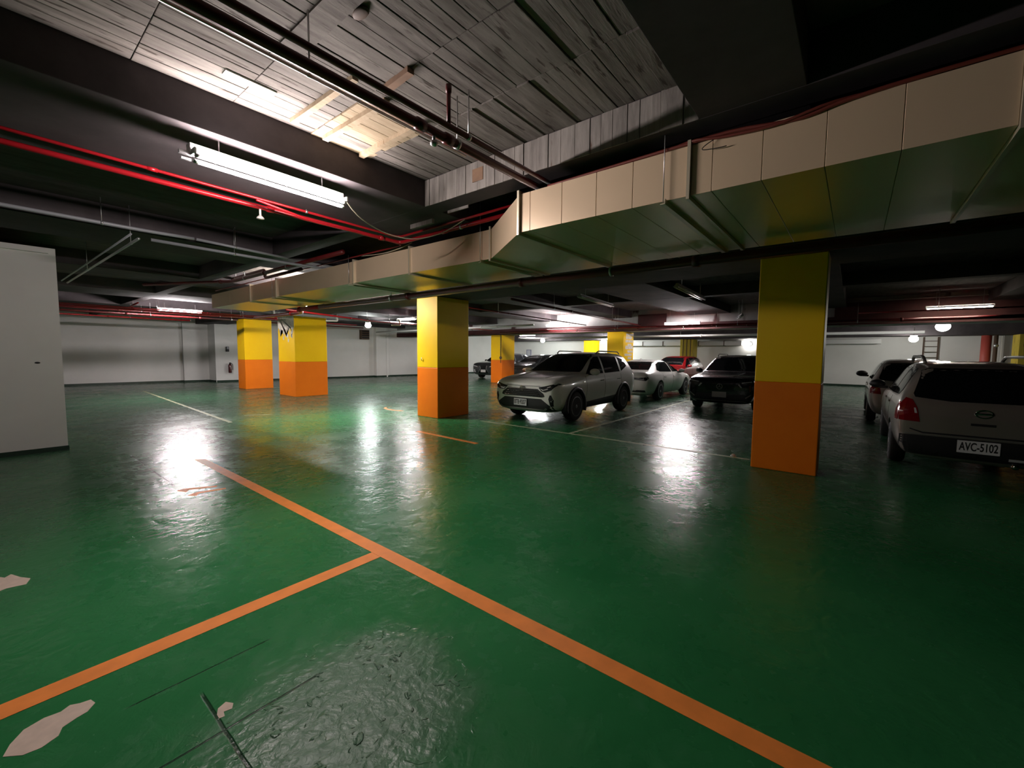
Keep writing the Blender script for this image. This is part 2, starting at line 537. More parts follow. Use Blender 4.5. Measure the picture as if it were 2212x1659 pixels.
# board-marked bay between the beams: one board per plank, each with its own level
xs = [-0.50, 0.11, 0.69, 1.27, 1.85, 2.43, 3.10]
random.seed(11)
nrow = 25
y0b, y1b = 0.90, 3.72
meshes = []
for i in range(len(xs) - 1):
    y = y0b
    while y < y1b - 0.02:
        w = min(random.uniform(0.085, 0.14), y1b - y)
        if y1b - (y + w) < 0.05:
            w = y1b - y
        dz = random.uniform(0.012, 0.017) + (0.008 if random.random() < 0.06 else 0)
        gap = 0.0016 if random.random() < 0.7 else 0.004
        xa, xb = xs[i] + 0.002, xs[i + 1] - 0.002
        cx_, cy_ = (xa + xb) / 2, y + w / 2
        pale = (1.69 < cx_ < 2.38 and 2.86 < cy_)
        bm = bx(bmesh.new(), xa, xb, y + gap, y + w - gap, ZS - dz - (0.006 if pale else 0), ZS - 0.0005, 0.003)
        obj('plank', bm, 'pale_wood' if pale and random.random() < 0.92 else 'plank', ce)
        y += w
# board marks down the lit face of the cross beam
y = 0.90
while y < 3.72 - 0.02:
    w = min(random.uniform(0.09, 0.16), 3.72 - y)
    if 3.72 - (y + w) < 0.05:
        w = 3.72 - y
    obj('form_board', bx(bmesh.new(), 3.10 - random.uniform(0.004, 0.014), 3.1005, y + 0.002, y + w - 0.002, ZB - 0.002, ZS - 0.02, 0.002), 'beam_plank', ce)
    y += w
box('beam_patch', 'brown_wood', (3.085, 3.10, 2.86, 3.0, 3.28, 3.40), ce)
# timbers and strips left in the slab
def batten(a, b, w, h, m='pale_wood', z=ZS - 0.02):
    a, b = Vector((*a, z)), Vector((*b, z))
    d = (b - a).normalized()
    n = Vector((-d.y, d.x, 0)) * w / 2
    q = [(a + n).xy, (b + n).xy, (b - n).xy, (a - n).xy]
    return slab('timber_strip', m, [tuple(p) for p in q], z - h, z + 0.018, ce)
batten((1.66, 3.62), (1.67, 2.72), 0.045, 0.025)
batten((1.95, 3.66), (1.96, 2.78), 0.05, 0.035)
batten((2.32, 3.70), (2.31, 2.82), 0.05, 0.035)
batten((1.87, 2.68), (1.85, 2.36), 0.05, 0.03, 'brown_wood')
batten((1.285, 2.95), (1.285, 1.75), 0.14, 0.006, 'plank')
batten((1.10, 3.36), (1.42, 3.36), 0.07, 0.006, 'wall')
bm = bmesh.new()
sphere(bm, (1.39, 2.2, ZS - 0.025), 0.05, 0.7, 1.3, 0.25, 12, 8)
obj('ceiling_stain', bm, 'rust', ce, True)
# pale bays lit by hidden lamps
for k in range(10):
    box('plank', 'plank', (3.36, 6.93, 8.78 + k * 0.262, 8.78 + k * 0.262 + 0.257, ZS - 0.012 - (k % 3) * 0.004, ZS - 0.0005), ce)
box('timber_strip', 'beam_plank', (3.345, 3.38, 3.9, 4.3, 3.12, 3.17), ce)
box('timber_strip', 'beam_plank', (3.33, 3.345, 3.3, 3.62, ZB - 0.03, ZB), ce)

# ------------------------------------------------------------------ columns
def column(label, x0, x1, y0, y1, h, yellow='yellow', z_break=1.25, group=None):
    t = thing('column', label, 'column', ((x0 + x1) / 2, (y0 + y1) / 2, 0), 0, group)
    a, b = (x1 - x0) / 2, (y1 - y0) / 2
    box('orange_band', 'orange', (-a, a, -b, b, 0, z_break), t, 0.012)
    box('yellow_band', yellow, (-a + .001, a - .001, -b + .001, b - .001, z_break, h), t, 0.012)
    return t
G = 'yellow and orange columns'
column('large yellow and orange column at the right, beside the silver van', 6.95, 7.45, 0.33, 1.11, 2.98, group=G)
c3 = column('yellow and orange column in front of the white SUV, with a hook on its side', 6.95, 8.02, 7.92, 8.70, 2.98, group=G)
pipe('hook', 'steel', [(-0.538, 0.18, 1.42), (-0.565, 0.18, 1.42), (-0.565, 0.18, 1.50)], 0.008, c3, 6, 0.01)
c2 = column('yellow and orange column with a peeling whitish top on its left side', 6.95, 8.14, 15.48, 16.80, 2.98, group=G)
random.seed(3)
def peel(yz):
    bm = bmesh.new()
    v0 = [bm.verts.new((-0.597, y, z)) for y, z in yz]
    v1 = [bm.verts.new((-0.601, y, z)) for y, z in yz]
    bm.faces.new(v0)
    bm.faces.new(v1[::-1])
    n = len(yz)
    for q in range(n):
        bm.faces.new((v0[q], v0[(q + 1) % n], v1[(q + 1) % n], v1[q]))
    bmesh.ops.triangulate(bm, faces=[f for f in bm.faces if len(f.verts) > 4])
    obj('peeled_patch', bm, 'plaster', c2)
edge = [(-0.64 + 1.28 * q / 26, 2.50 - 0.16 * random.random() - (0.22 if q % 5 == 2 else 0)) for q in range(27)]
peel([(0.64, 2.965), (-0.64, 2.965)] + edge)
for k in range(7):
    yy, zz, s_ = random.uniform(-0.5, 0.5), random.uniform(2.0, 2.3), random.uniform(0.03, 0.08)
    peel([(yy + s_ * cos(2 * pi * q / 8) * random.uniform(.5, 1.1), zz + 1.5 * s_ * sin(2 * pi * q / 8) * random.uniform(.6, 1.1)) for q in range(8)])
column('yellow and orange column farthest left, near the extinguisher wall', 6.95, 8.05, 20.08, 20.88, 2.98, group=G)
c4 = column('yellow and orange column with a downpipe on its corner, left of the white SUV', 17.65, 18.75, 14.92, 15.70, 2.61, group=G)
pipe('downpipe', 'rust', [(-0.56, -0.33, 2.62), (-0.56, -0.33, 1.42)], 0.03, c4, 8)
bm = bmesh.new()
sphere(bm, (-0.57, -0.33, 1.38), 0.075, 1, 1, 1.2, 10, 8)
obj('valve', bm, 'rust', c4, True)
pipe('drip_pipe', 'rust', [(-0.56, -0.33, 1.35), (-0.56, -0.33, 1.10)], 0.02, c4, 8)
c5 = column('bright yellow column rising behind the white sedan', 17.65, 18.75, 7.95, 8.72, 2.61, group=G)
for k in range(8):
    zz = 1.4 + k * 0.15
    bm = bx(bmesh.new(), random.uniform(-0.45, 0.0), random.uniform(0.2, 0.54), -0.389, -0.383, zz, zz + random.uniform(0.08, 0.2), 0.002)
    obj('bare_patch', bm, 'plaster', c5)
column('narrow yellow column seen between the white SUV roof and the bright lamp', 28.0, 29.0, 14.95, 15.72, 2.60, group=G)
c6 = column('stained yellow column with rusty streaks right of the white sedan', 28.0, 29.0, 7.98, 8.75, 2.60, 'yellow_worn', group=G)
for k in range(3):
    pipe('conduit', 'rust', [(-0.53, -0.25 + 0.22 * k, 2.6), (-0.53, -0.25 + 0.22 * k, 1.3 + 0.1 * k)], 0.025, c6, 6)
column('yellow column at the far right edge above the van roof', 27.0, 28.0, -6.4, -5.27, 2.60, 'yellow_worn', group=G)

# ------------------------------------------------------------------ floor markings
def mark(name, m, pts, label, z=0.0018, group=None, cat='floor marking'):
    return tag(slab(name, m, pts, -0.001, z), label, cat, group, 'thing')
mark('painted_line', 'line_orange', [(1.90, 0.0 - 2.5), (2.02, -2.5), (2.02, 7.5), (1.90, 7.6)], 'long orange line running diagonally across the whole green floor')
mark('painted_line', 'line_orange', [(-3.0, 2.80), (-3.0, 2.93), (1.899, 2.97), (1.899, 2.85)], 'orange line branching off to the lower left edge', 0.0017)
mark('painted_line', 'line_orange', [(5.43, 5.2), (5.53, 5.2), (5.60, 6.95), (5.50, 6.95)], 'short orange dash in front of the yellow column with a hook')
mark('painted_arrow', 'line_orange', [(1.33, 6.02), (1.40, 6.07), (1.70, 5.90), (1.67, 5.86), (1.43, 5.97), (1.39, 5.90)], 'upper of the two broken orange strokes on the green floor')
mark('painted_arrow', 'line_orange', [(1.36, 5.74), (1.42, 5.66), (1.47, 5.73), (1.72, 5.69), (1.73, 5.73), (1.46, 5.80)], 'lower of the two broken orange strokes on the green floor')
arc = [(7.55, 10.75), (7.35, 10.72), (7.20, 10.55), (7.12, 10.3), (7.12, 10.0), (7.2, 9.7)]
mark('painted_hook', 'line_orange', arc + [(x + 0.09, y + 0.0) for x, y in arc[::-1]], 'faded curved orange stroke left of the column with a hook')
mark('painted_line', 'line_white', [(7.38, 1.2), (7.46, 1.2), (7.46, 6.9), (7.38, 6.9)], 'thin faded line across the front of the parking bays')
mark('painted_line', 'line_white', [(7.46, 4.42), (17.0, 4.50), (17.0, 4.58), (7.46, 4.50)], 'thin faded line between the white SUV and the dark SUV', 0.0017)
mark('painted_line', 'line_white', [(3.90, 22.0), (3.97, 22.0), (3.50, 10.95), (3.42, 10.95)], 'long thin faded line on the floor near the back wall')
mark('painted_line', 'line_white', [(4.05, 11.9), (4.09, 11.95), (4.6, 11.6), (4.58, 11.55)], 'tiny faded dash on the green floor, left of centre')
mark('painted_line', 'line_white', [(7.46, 7.9), (7.5, 7.9), (12.5, 7.3), (12.5, 7.25)], 'faint bay line beyond the white SUV')
chip = [(-0.03, 2.56), (-0.01, 2.62), (0.03, 2.68), (0.09, 2.70), (0.14, 2.69), (0.17, 2.71), (0.20, 2.69), (0.235, 2.68), (0.245, 2.64), (0.215, 2.60), (0.18, 2.59), (0.135, 2.57), (0.12, 2.525), (0.07, 2.50), (0.02, 2.51), (-0.01, 2.54)]
mark('bare_floor_patch', 'chip', chip, 'large pale patch where the green coating has flaked, lower left corner', 0.0012, 'flaked patches', 'floor patch')
mark('bare_floor_patch', 'chip', [(-0.3, 4.72), (-0.12, 4.62), (-0.02, 4.69), (0.02, 4.62), (0.05, 4.66), (0.09, 4.55), (0.135, 4.47), (0.11, 4.38), (0.02, 4.40), (-0.12, 4.32), (-0.3, 4.36)], 'jagged pale flaked patch at the left edge of the floor', 0.0012, 'flaked patches', 'floor patch')
mark('bare_floor_patch', 'chip', [(0.575, 2.135), (0.59, 2.17), (0.625, 2.185), (0.645, 2.15), (0.63, 2.12), (0.60, 2.13), (0.595, 2.10), (0.575, 2.105)], 'small pale chip beside the dark floor joint', 0.0012, 'flaked patches', 'floor patch')

# ------------------------------------------------------------------ air duct
duct = thing('air_duct', 'big cream sheet metal air duct crossing under the ceiling', 'duct', (0, 0, 0))
DZ0, DZ1, DX1 = 2.745, 3.09, 5.10
def duct_panel(xa, y0, xb, y1, side='n', name='duct_panel'):
    """box-section piece of the duct between y0 and y1 whose near face goes from x=xa to x=xb"""
    g = 0.0015
    bm = bmesh.new()
    v = [bm.verts.new(p) for p in ((xa, y0 + g, DZ0), (xa, y0 + g, DZ1), (DX1, y0 + g, DZ1), (DX1, y0 + g, DZ0),
                                   (xb, y1 - g, DZ0), (xb, y1 - g, DZ1), (DX1, y1 - g, DZ1), (DX1, y1 - g, DZ0))]
    for q in ((0, 1, 5, 4), (1, 2, 6, 5), (2, 3, 7, 6), (3, 0, 4, 7), (0, 3, 2, 1), (4, 5, 6, 7)):
        bm.faces.new([v[i] for i in q])
    es = [e for e in bm.edges if abs(e.verts[0].co.y - e.verts[1].co.y) < 1e-4]
    bmesh.ops.bevel(bm, geom=es, offset=0.002, segments=1, affect='EDGES')
    return obj(name, bm, 'duct', duct)
ys = [-4.5, -3.6, -2.7, -1.7, -0.97, -0.56, -0.14, 0.20, 0.53, 0.83, 0.97, 1.40, 1.71, 2.04, 2.38, 2.50]
for a, b in zip(ys, ys[1:]):
    duct_panel(3.20, a, 3.20, b)
duct_panel(3.20, 2.50, 3.87, 3.45, name='duct_transition')
ys2 = [3.45, 4.98, 6.43, 9.34, 10.69, 12.0, 13.3]
for a, b in zip(ys2, ys2[1:]):
    duct_panel(3.87, a, 3.87, b)
def flange(x, y, w=0.022, p=0.028):
    bm = bmesh.new()
    bx(bm, x - p, x, y - w / 2, y + w / 2, DZ0 - p, DZ1 + p)
    bx(bm, x, DX1 + p, y - w / 2, y + w / 2, DZ0 - p, DZ0)
    bx(bm, x, DX1 + p, y - w / 2, y + w / 2, DZ1, DZ1 + p)
    bx(bm, DX1, DX1 + p, y - w / 2, y + w / 2, DZ0, DZ1)
    return obj('duct_flange', bm, 'duct_edge', duct)
for x, y in ((3.20, 2.50), (3.20, 0.98), (3.20, -0.57), (3.20, -2.7), (3.87, 3.45), (3.87, 4.98), (3.87, 6.43), (3.87, 9.34), (3.87, 10.69)):
    flange(x, y)
def angle_bar(x0, y):
    bm = bmesh.new()
    bx(bm, x0 - 0.04, DX1 + 0.05, y - 0.018, y + 0.018, DZ0 - 0.034, DZ0 - 0.028)
    bx(bm, x0 - 0.04, DX1 + 0.05, y - 0.018, y - 0.012, DZ0 - 0.028, DZ0 + 0.004)
    o = obj('support_angle', bm, 'duct_edge', duct)
    for xx, zt in ((x0 - 0.03, ZS if y < 3.7 else ZB), (DX1 + 0.035, ZS)):
        obj('hanger_rod', tube(bmesh.new(), [(xx, y, DZ0 - 0.02), (xx, y, min(zt, 3.485))], 0.004, 6), 'steel', o, True)
for x, y in ((3.20, 1.15), (3.20, -1.2), (3.87, 3.60), (3.87, 6.55), (3.87, 9.5)):
    angle_bar(x, y)

# ------------------------------------------------------------------ pipes
def pipe_thing(name, label, m, pts, r, couplings=(), hangers=(), group=None, br=0.08, heads=()):
    root = pipe(name, m, pts, r, None, 12, br)
    tag(root, label, 'pipe', group, 'thing')
    P = [Vector(p) for p in pts]
    def along(s):
        for a, b in zip(P, P[1:]):
            l = (b - a).length
            if s <= l:
                return a + (b - a) * (s / l), (b - a).normalized()
            s -= l
        return P[-1], (P[-1] - P[-2]).normalized()
    for s in couplings:
        p, d = along(s)
        obj('coupling', tube(bmesh.new(), [p - d * 0.035, p + d * 0.035], r * 1.28, 12), m, root, True)
    for s, zt in hangers:
        p, d = along(s)
        h = obj('hanger_clamp', tube(bmesh.new(), [p - d * 0.012, p + d * 0.012], r * 1.2, 12), 'steel', root, True)
        obj('hanger_rod', tube(bmesh.new(), [p, (p.x, p.y, zt)], 0.005, 6), 'steel', h, True)
    for s in heads:
        p, d = along(s)
        bm = bmesh.new()
        tube(bm, [p, p - Vector((0, 0, r + 0.07))], 0.011, 8)
        lathe(bm, [(0.012, -r - 0.06), (0.035, -r - 0.085), (0.038, -r - 0.095), (0.008, -r - 0.10)], 12, 'z', p)
        obj('sprinkler_head', bm, 'brass', root, True)
    return root
GP = 'sprinkler pipes under the ceiling'
p1 = pipe_thing('sprinkler_pipe', 'thick dark red pipe crossing the bright planked ceiling', 'dark_red', [(-3, 2.33, 3.13), (6.9, 2.33, 3.13)], 0.030, (4.9, 5.15), ((5.24, 3.465),), GP)
bm = bmesh.new()
tube(bm, [(2.02, 2.33, 3.13), (2.02, 2.33, 3.07)], 0.012, 8)
sphere(bm, (2.02, 2.33, 3.055), 0.028, 1, 1, 0.8, 12, 8)
obj('sprinkler_head', bm, 'steel', p1, True)
p1b = pipe_thing('sprinkler_pipe', 'thinner dark red pipe beside the thick one below the planked ceiling', 'dark_red', [(-3, 2.215, 3.145), (6.9, 2.215, 3.145)], 0.019, (), ((5.24, 3.465),), GP)
pipe('riser', 'dark_red', [(2.05, 2.215, 3.15), (2.05, 2.215, 3.38)], 0.014, p1b, 8)
obj('riser_cap', tube(bmesh.new(), [(2.05, 2.215, 3.36), (2.05, 2.215, 3.41)], 0.02, 8), 'dark_red', p1b, True)
p1c = pipe_thing('conduit_pipe', 'thin grey conduit along the edge of the thick dark red pipe', 'steel', [(-3, 2.405, 3.125), (2.4, 2.405, 3.125)], 0.009, (), ((4.2, 3.465),), None)
p2 = pipe_thing('sprinkler_pipe', 'thick red pipe below the glowing tube lamp, bending along the duct', 'red', [(-3, 4.78, 3.10), (3.70, 4.98, 3.13), (3.70, 2.60, 3.145)], 0.024, (5.0, 6.4, 7.6), ((7.9, 3.19), (8.7, 3.19)), GP, 0.10, (4.9,))
p2b = pipe_thing('sprinkler_pipe', 'thin pinkish red pipe running above the thick one below the tube lamp', 'red', [(-3, 4.62, 3.165), (3.62, 4.90, 3.175), (3.58, 2.60, 3.175)], 0.014, (4.0,), ((5.35, 3.20),), GP, 0.10)
p3 = pipe_thing('sprinkler_pipe', 'slender pale red pipe crossing over the thick red one near the duct', 'red', [(1.75, 4.62, 3.09), (2.4, 4.80, 3.07), (3.40, 5.02, 3.14), (3.85, 5.10, 3.15), (3.85, 12.9, 3.16)], 0.012, (2.0,), (), GP, 0.12)
p4 = pipe_thing('drain_pipe', 'heavy dark red main pipe hung below the far edge of the duct', 'dark_red', [(4.96, -6, 2.64), (4.90, 9.6, 2.64)], 0.052, (5.0, 7.4, 9.8, 12.4), ((8.4, 3.2), (12.9, 3.49)), None)
p4b = pipe_thing('drain_pipe', 'bent end of the main pipe under the left end of the duct, lamplight painted in as brighter red', 'red', [(4.90, 9.6, 2.64), (4.9, 10.6, 2.64), (5.6, 12.0, 2.70), (5.6, 15.2, 2.70)], 0.05, (1.0, 3.2), ((2.2, 3.49),), None, 0.3)  # brighter red than the rest of the pipe stands in for lamp light
pipe_thing('sprinkler_pipe', 'red pipe passing between the grey drain and the duct end', 'red', [(5.45, 12.6, 2.80), (9.8, 14.6, 2.80), (16.5, 14.6, 2.80)], 0.026, (3.0, 8.0), ((4.0, 3.49), (9.0, 3.49)), GP, 0.2)
pv = pipe_thing('drain_pipe', 'grey plastic drain pipe above the column with the peeling top', 'pvc', [(5.0, 14.9, 2.90), (13.0, 15.1, 2.84)], 0.055, (2.0, 4.6, 6.6), ((1.2, 3.2), (5.6, 3.2)), None)
for xx in (6.0, 8.15, 10.9):
    o = pipe('elbow', 'white_pvc', [(xx, 14.9, 2.96), (xx, 14.78, 2.96), (xx, 14.72, 2.74), (xx - 0.42, 14.72, 2.72)], 0.038, pv, 8, 0.05)
pipe_thing('conduit_pipe', 'pale grey conduit run along the dark beam at the upper left', 'pvc', [(-3.0, 7.25, 3.20), (1.45, 7.28, 3.17), (1.95, 7.33, 3.19)], 0.022, (), ((4.0, 3.48),), None, 0.2)
pipe_thing('conduit_pipe', 'second pale grey conduit length nearer to the duct at the upper left', 'pvc', [(1.98, 7.34, 3.19), (3.25, 7.42, 3.16)], 0.020, (), ((0.5, 3.48),), None)
pipe_thing('conduit_pipe', 'lower conduit of the grey ones at the upper left, hung just below the others', 'pvc', [(1.5, 7.45, 3.10), (3.4, 7.52, 3.10), (4.6, 7.52, 3.14)], 0.022, (), ((1.0, 3.48),), None, 0.2)
random.seed(21)
fl_ = [(17.2, 2.86, 'red', 0.026, -6, 9), (17.45, 2.93, 'red', 0.02, -6, 9), (18.3, 2.80, 'dark_red', 0.03, -6, 6.2), (19.6, 2.98, 'dark_red', 0.026, -6, 12), (21.4, 2.86, 'red', 0.026, -6, 5.5), (22.2, 3.02, 'dark_red', 0.03, -6, 14)]
lab = ['bright red pipe just below the far left lamp', 'thinner red pipe level with the far left lamp', 'dark red pipe nearest to the camera among those by the far left wall', 'dark red pipe behind the far left lamp', 'red pipe stub ending against the far left wall', 'dark red pipe running along the far left wall']
for (yy, zz, m_, r_, xa, xb), l_ in zip(fl_, lab):
    pipe_thing('sprinkler_pipe', l_, m_, [(xa, yy, zz), (xb, yy + 0.2, zz)], r_, (9.0, 11.0), ((9.6, 3.2), (12.0, 3.2)), GP)
pipe_thing('sprinkler_pipe', 'red pipes crossing before the far left lamp at an angle', 'red', [(3.0, 16.8, 3.035), (3.2, 20.2, 3.035)], 0.022, (), ((1.0, 3.2),), GP)
pipe_thing('sprinkler_pipe', 'dark looped pipe over the pale bay left of the duct end', 'dark_red', [(2.4, 12.8, 3.12), (3.55, 10.8, 3.15), (3.55, 9.6, 3.15), (3.55, 8.6, 3.15), (3.55, 6.2, 3.15)], 0.035, (2.0, 4.0), ((3.0, 3.47), (5.0, 3.47)), GP, 0.1)
pipe_thing('sprinkler_pipe', 'bent dark pipe dropping onto the duct from the pale bay', 'dark_red', [(3.75, 12.6, 3.30), (3.75, 9.9, 3.30), (3.75, 9.6, 3.30), (3.75, 9.6, 3.13), (3.75, 8.0, 3.13)], 0.03, (), ((1.4, 3.47),), GP, 0.08)
# right half of the ceiling
pipe_thing('sprinkler_pipe', 'dark red pipe over the white SUV running along the girder', 'dark_red', [(16.9, -6, 2.70), (16.9, 14.4, 2.70)], 0.05, (5, 9, 13), ((6.0, 3.49), (10.0, 3.49), (14, 3.49)), GP)
pipe_thing('sprinkler_pipe', 'red pipe directly below the lamp over the dark SUV', 'red', [(16.3, 2.0, 2.69), (16.3, 11.5, 2.70)], 0.03, (2, 4), ((1.2, 3.49), (5.6, 3.49)), GP, heads=(3.0, 7.5))
pipe_thing('sprinkler_pipe', 'thin bright pipe right under the lamp at the far right', 'red', [(16.4, -4.0, 2.90), (16.4, 0.0, 2.90)], 0.02, (1.5,), ((2.3, 3.49),), GP)
pipe_thing('sprinkler_pipe', 'dark red cross pipe above the white SUV roof', 'dark_red', [(8.1, 6.55, 2.93), (16.9, 6.9, 2.80)], 0.03, (3, 6), ((2.0, 3.49), (6.0, 3.49)), GP)
pipe_thing('sprinkler_pipe', 'thin dark cross pipe right of the column with a hook', 'dark_red', [(8.1, 8.9, 2.97), (16.9, 9.4, 2.90)], 0.022, (3,), ((2.4, 3.49), (6.5, 3.49)), GP)
pipe_thing('drain_pipe', 'long grey white pipe low across the end bays', 'white_pvc', [(22.4, -2, 2.56), (22.4, 17.5, 2.60)], 0.06, (4, 8, 12), ((3, 3.2), (9, 3.2), (14, 3.2)), None)
pipe_thing('drain_pipe', 'grey white pipe beside the column with the downpipe', 'white_pvc', [(14.6, 10.6, 2.82), (14.6, 22, 2.78)], 0.045, (3, 6), ((2, 3.2), (6, 3.2)), None)

# white rectangular duct along the end wall and a boxed bulkhead at its right
wd = thing('air_duct', 'long whitish rectangular duct along the end wall', 'duct', (0, 0, 0))
for k, (a, b) in enumerate(((5.4, 6.4), (6.4, 7.9), (8.8, 10.2), (10.2, 11.6), (11.6, 13.1))):
    box('duct_panel', 'white_pvc', (28.95, 29.45, a + 0.02, b - 0.02, 2.22, 2.50), wd, 0.01)
    box('duct_flange', 'rust', (28.93, 29.46, b - 0.02, b + 0.02, 2.20, 2.52), wd)
bk = box('wall_box', 'white_pvc', (28.9, 29.45, -1.0, 2.2, 2.28, 2.52), None, 0.01)
tag(bk, 'low whitish boxed casing on the end wall right of the big column', 'casing', kind='thing')

# cables
def cable(name, label, m, pts, r, n=24):
    P = [Vector(p) for p in pts]
    out = []
    for i in range(n + 1):     # Catmull-Rom through the points
        t = i / n * (len(P) - 1)
        k = min(int(t), len(P) - 2)
        u = t - k
        p0, p1_, p2_, p3_ = P[max(k - 1, 0)], P[k], P[k + 1], P[min(k + 2, len(P) - 1)]
        out.append(0.5 * ((2 * p1_) + (p2_ - p0) * u + (2 * p0 - 5 * p1_ + 4 * p2_ - p3_) * u * u + (3 * p1_ - p0 - 3 * p2_ + p3_) * u ** 3))
    return tag(obj(name, tube(bmesh.new(), out, r, 6), m, None, True), label, 'cable', None, 'thing')
cable('power_cable', 'thin cream cable sagging from the tube lamp towards the duct', 'cable', [(2.20, 3.80, 3.05), (2.45, 3.95, 2.97), (2.85, 4.1, 2.93), (3.2, 4.05, 2.93), (3.45, 3.85, 3.02), (3.58, 3.6, 3.16)], 0.006)
cable('power_cable', 'dark red cable lying along the top edge of the duct at the right', 'cable_red', [(3.22, 2.2, 3.10), (3.21, 1.5, 3.105), (3.19, 1.1, 3.10), (3.19, 0.7, 3.10), (3.19, 0.35, 3.06), (3.19, 0.1, 3.09), (3.2, -0.4, 3.105), (3.25, -2, 3.11)], 0.012)
cable('power_cable', 'red brown cable draped over the duct face above the seam', 'cable_red', [(3.35, 1.4, 3.12), (3.19, 1.0, 3.11), (3.18, 0.75, 3.075), (3.18, 0.45, 3.06), (3.19, 0.15, 3.10), (3.3, -0.3, 3.12)], 0.010)
cable('wire_stub', 'short black wire end sticking out over the duct face', 'black', [(3.19, 0.80, 3.09), (3.17, 0.87, 3.05), (3.16, 0.885, 3.02), (3.17, 0.80, 3.01), (3.18, 0.74, 3.012)], 0.003)
cable('power_cable', 'thin wire hanging beside the left end of the duct', 'cable', [(3.86, 6.2, 3.14), (3.85, 5.6, 3.10), (3.86, 5.2, 3.12), (3.84, 4.9, 3.15)], 0.006)

# ------------------------------------------------------------------ lamps
def tube_lamp(label, loc, rotz, length=1.2, lit='tube', rods=0.0, group='twin tube lamps', side=0, wings=True, e='lamp_white'):
    """twin fluorescent fitting; local x along the tubes; side=1 puts the housing behind (+y) instead of above"""
    t = thing('tube_lamp', label, 'lamp', loc, rotz, group)
    h = length / 2
    if side:
        box('housing', e, (-h - 0.02, h + 0.02, 0.024, 0.10, 0.030, 0.10), t, 0.006)
        box('reflector', e, (-h - 0.01, h + 0.01, 0.024, 0.085, 0.026, 0.030), t)
    else:
        bm = bmesh.new()
        bx(bm, -h - 0.02, h + 0.02, -0.03, 0.03, 0.032, 0.085, 0.006)
        obj('housing', bm, e, t)
    if wings and not side:
        bm = bmesh.new()
        v = [bm.verts.new(p) for p in ((-h, -0.035, 0.045), (-h, -0.085, 0.012), (h, -0.085, 0.012), (h, -0.035, 0.045), (-h, 0.035, 0.045), (-h, 0.085, 0.012), (h, 0.085, 0.012), (h, 0.035, 0.045),
                                      (-h, -0.035, 0.049), (-h, -0.085, 0.016), (h, -0.085, 0.016), (h, -0.035, 0.049), (-h, 0.035, 0.049), (-h, 0.085, 0.016), (h, 0.085, 0.016), (h, 0.035, 0.049))]
        for q in ((0, 1, 2, 3), (4, 7, 6, 5), (8, 11, 10, 9), (12, 13, 14, 15), (1, 9, 10, 2), (5, 6, 14, 13)):
            bm.faces.new([v[i] for i in q])
        obj('reflector', bm, e, t)
    offs = ((-0.028, 0.0), (0.006, -0.03)) if side else ((-0.04, 0.0), (0.04, 0.0))
    for yy, zz in offs:
        tb = obj('tube', tube(bmesh.new(), [(-h + 0.02, yy, zz), (h - 0.02, yy, zz)], 0.014, 10), lit, t, True)
        for s in (-1, 1):
            obj('end_cap', tube(bmesh.new(), [(s * (h - 0.02), yy, zz), (s * (h + 0.008), yy, zz)], 0.015, 10), 'steel', tb, True)
    for s in (-1, 1):
        bm = bx(bmesh.new(), s * (h + 0.009) - 0.006, s * (h + 0.009) + 0.006, -0.05, 0.05, 0.012, 0.05)
        obj('lamp_holder', bm, e, t)
        if rods > 0:
            obj('hanger_rod', tube(bmesh.new(), [(s * h * 0.7, 0.06 if side else 0, 0.08), (s * h * 0.7, 0.06 if side else 0, rods)], 0.005, 6), 'steel', t, True)
    return t
main = tube_lamp('brightly glowing twin tube lamp under the dark beam at upper left', (1.60, 3.76, 3.00), 0.04, 1.16, 'tube', 0.19, side=1)
for yy, zz in ((0.045, 0.03), (0.075, -0.015)):
    pass
bm = bmesh.new()
bx(bm, -0.66, -0.58, 0.035, 0.06, 0.01, 0.035)
bx(bm, -0.64, -0.58, 0.07, 0.09, -0.015, 0.0)
obj('mounting_rail', bm, 'steel', main)
tube_lamp('lit tube lamp over the dark SUV with its rails showing', (16.9, 5.25, 2.80), pi / 2, 1.3, 'tube_mid', 0.66)
tube_lamp('lit tube lamp over the white SUV, nearest the column with downpipe', (16.7, 10.75, 2.90), pi / 2, 1.2, 'tube_far', 0.56, wings=False)
tube_lamp('lit tube lamp at the far right above the van', (16.9, -2.15, 2.98), pi / 2, 1.3, 'tube_warm', 0.48)
tube_lamp('lit tube lamp at the far left among red pipes', (4.25, 17.75, 2.93), 0.0, 1.2, 'tube_far', 0.25, wings=False)
tube_lamp('lit tube lamp hidden over the left end of the duct', (5.35, 10.5, 3.12), pi / 2, 1.2, 'tube_strong', 0.36, wings=False)
tube_lamp('small lit tube lamp seen right of the column with the downpipe', (22.6, 16.9, 2.80), pi / 2, 1.2, 'tube_far', 0.38)
tube_lamp('lit tube lamp mostly hidden behind the column with a hook', (11.6, 15.25, 3.03), pi / 2, 1.2, 'tube_far', 0.16)
tube_lamp('added unseen tube lamp between the girders beyond the sedan, brightening the end wall', (21.4, 6.6, 3.22), pi / 2, 1.2, 'tube_fill', 0.26)  # extra lamp hidden by the girder, added to brighten the end wall
GU = 'unlit tube lamps'
tube_lamp('unlit tube lamp hung on rods in front of the big right column', (10.2, 2.98, 3.00), 0.05, 2.4, 'dead_tube', 0.45, GU, e='lamp_dark')
tube_lamp('unlit tube lamp hung on rods above the white SUV hood', (10.4, 5.45, 3.0), 0.12, 2.4, 'dead_tube', 0.45, GU, e='lamp_dark')
rl = pipe_thing('conduit_pipe', 'pair of thin bright rails pointing away between the white block and the duct', 'steel', [(1.29, 7.0, 3.0), (1.18, 12.8, 3.0)], 0.016, (), ((0.4, 3.48), (3.5, 3.48)), None)
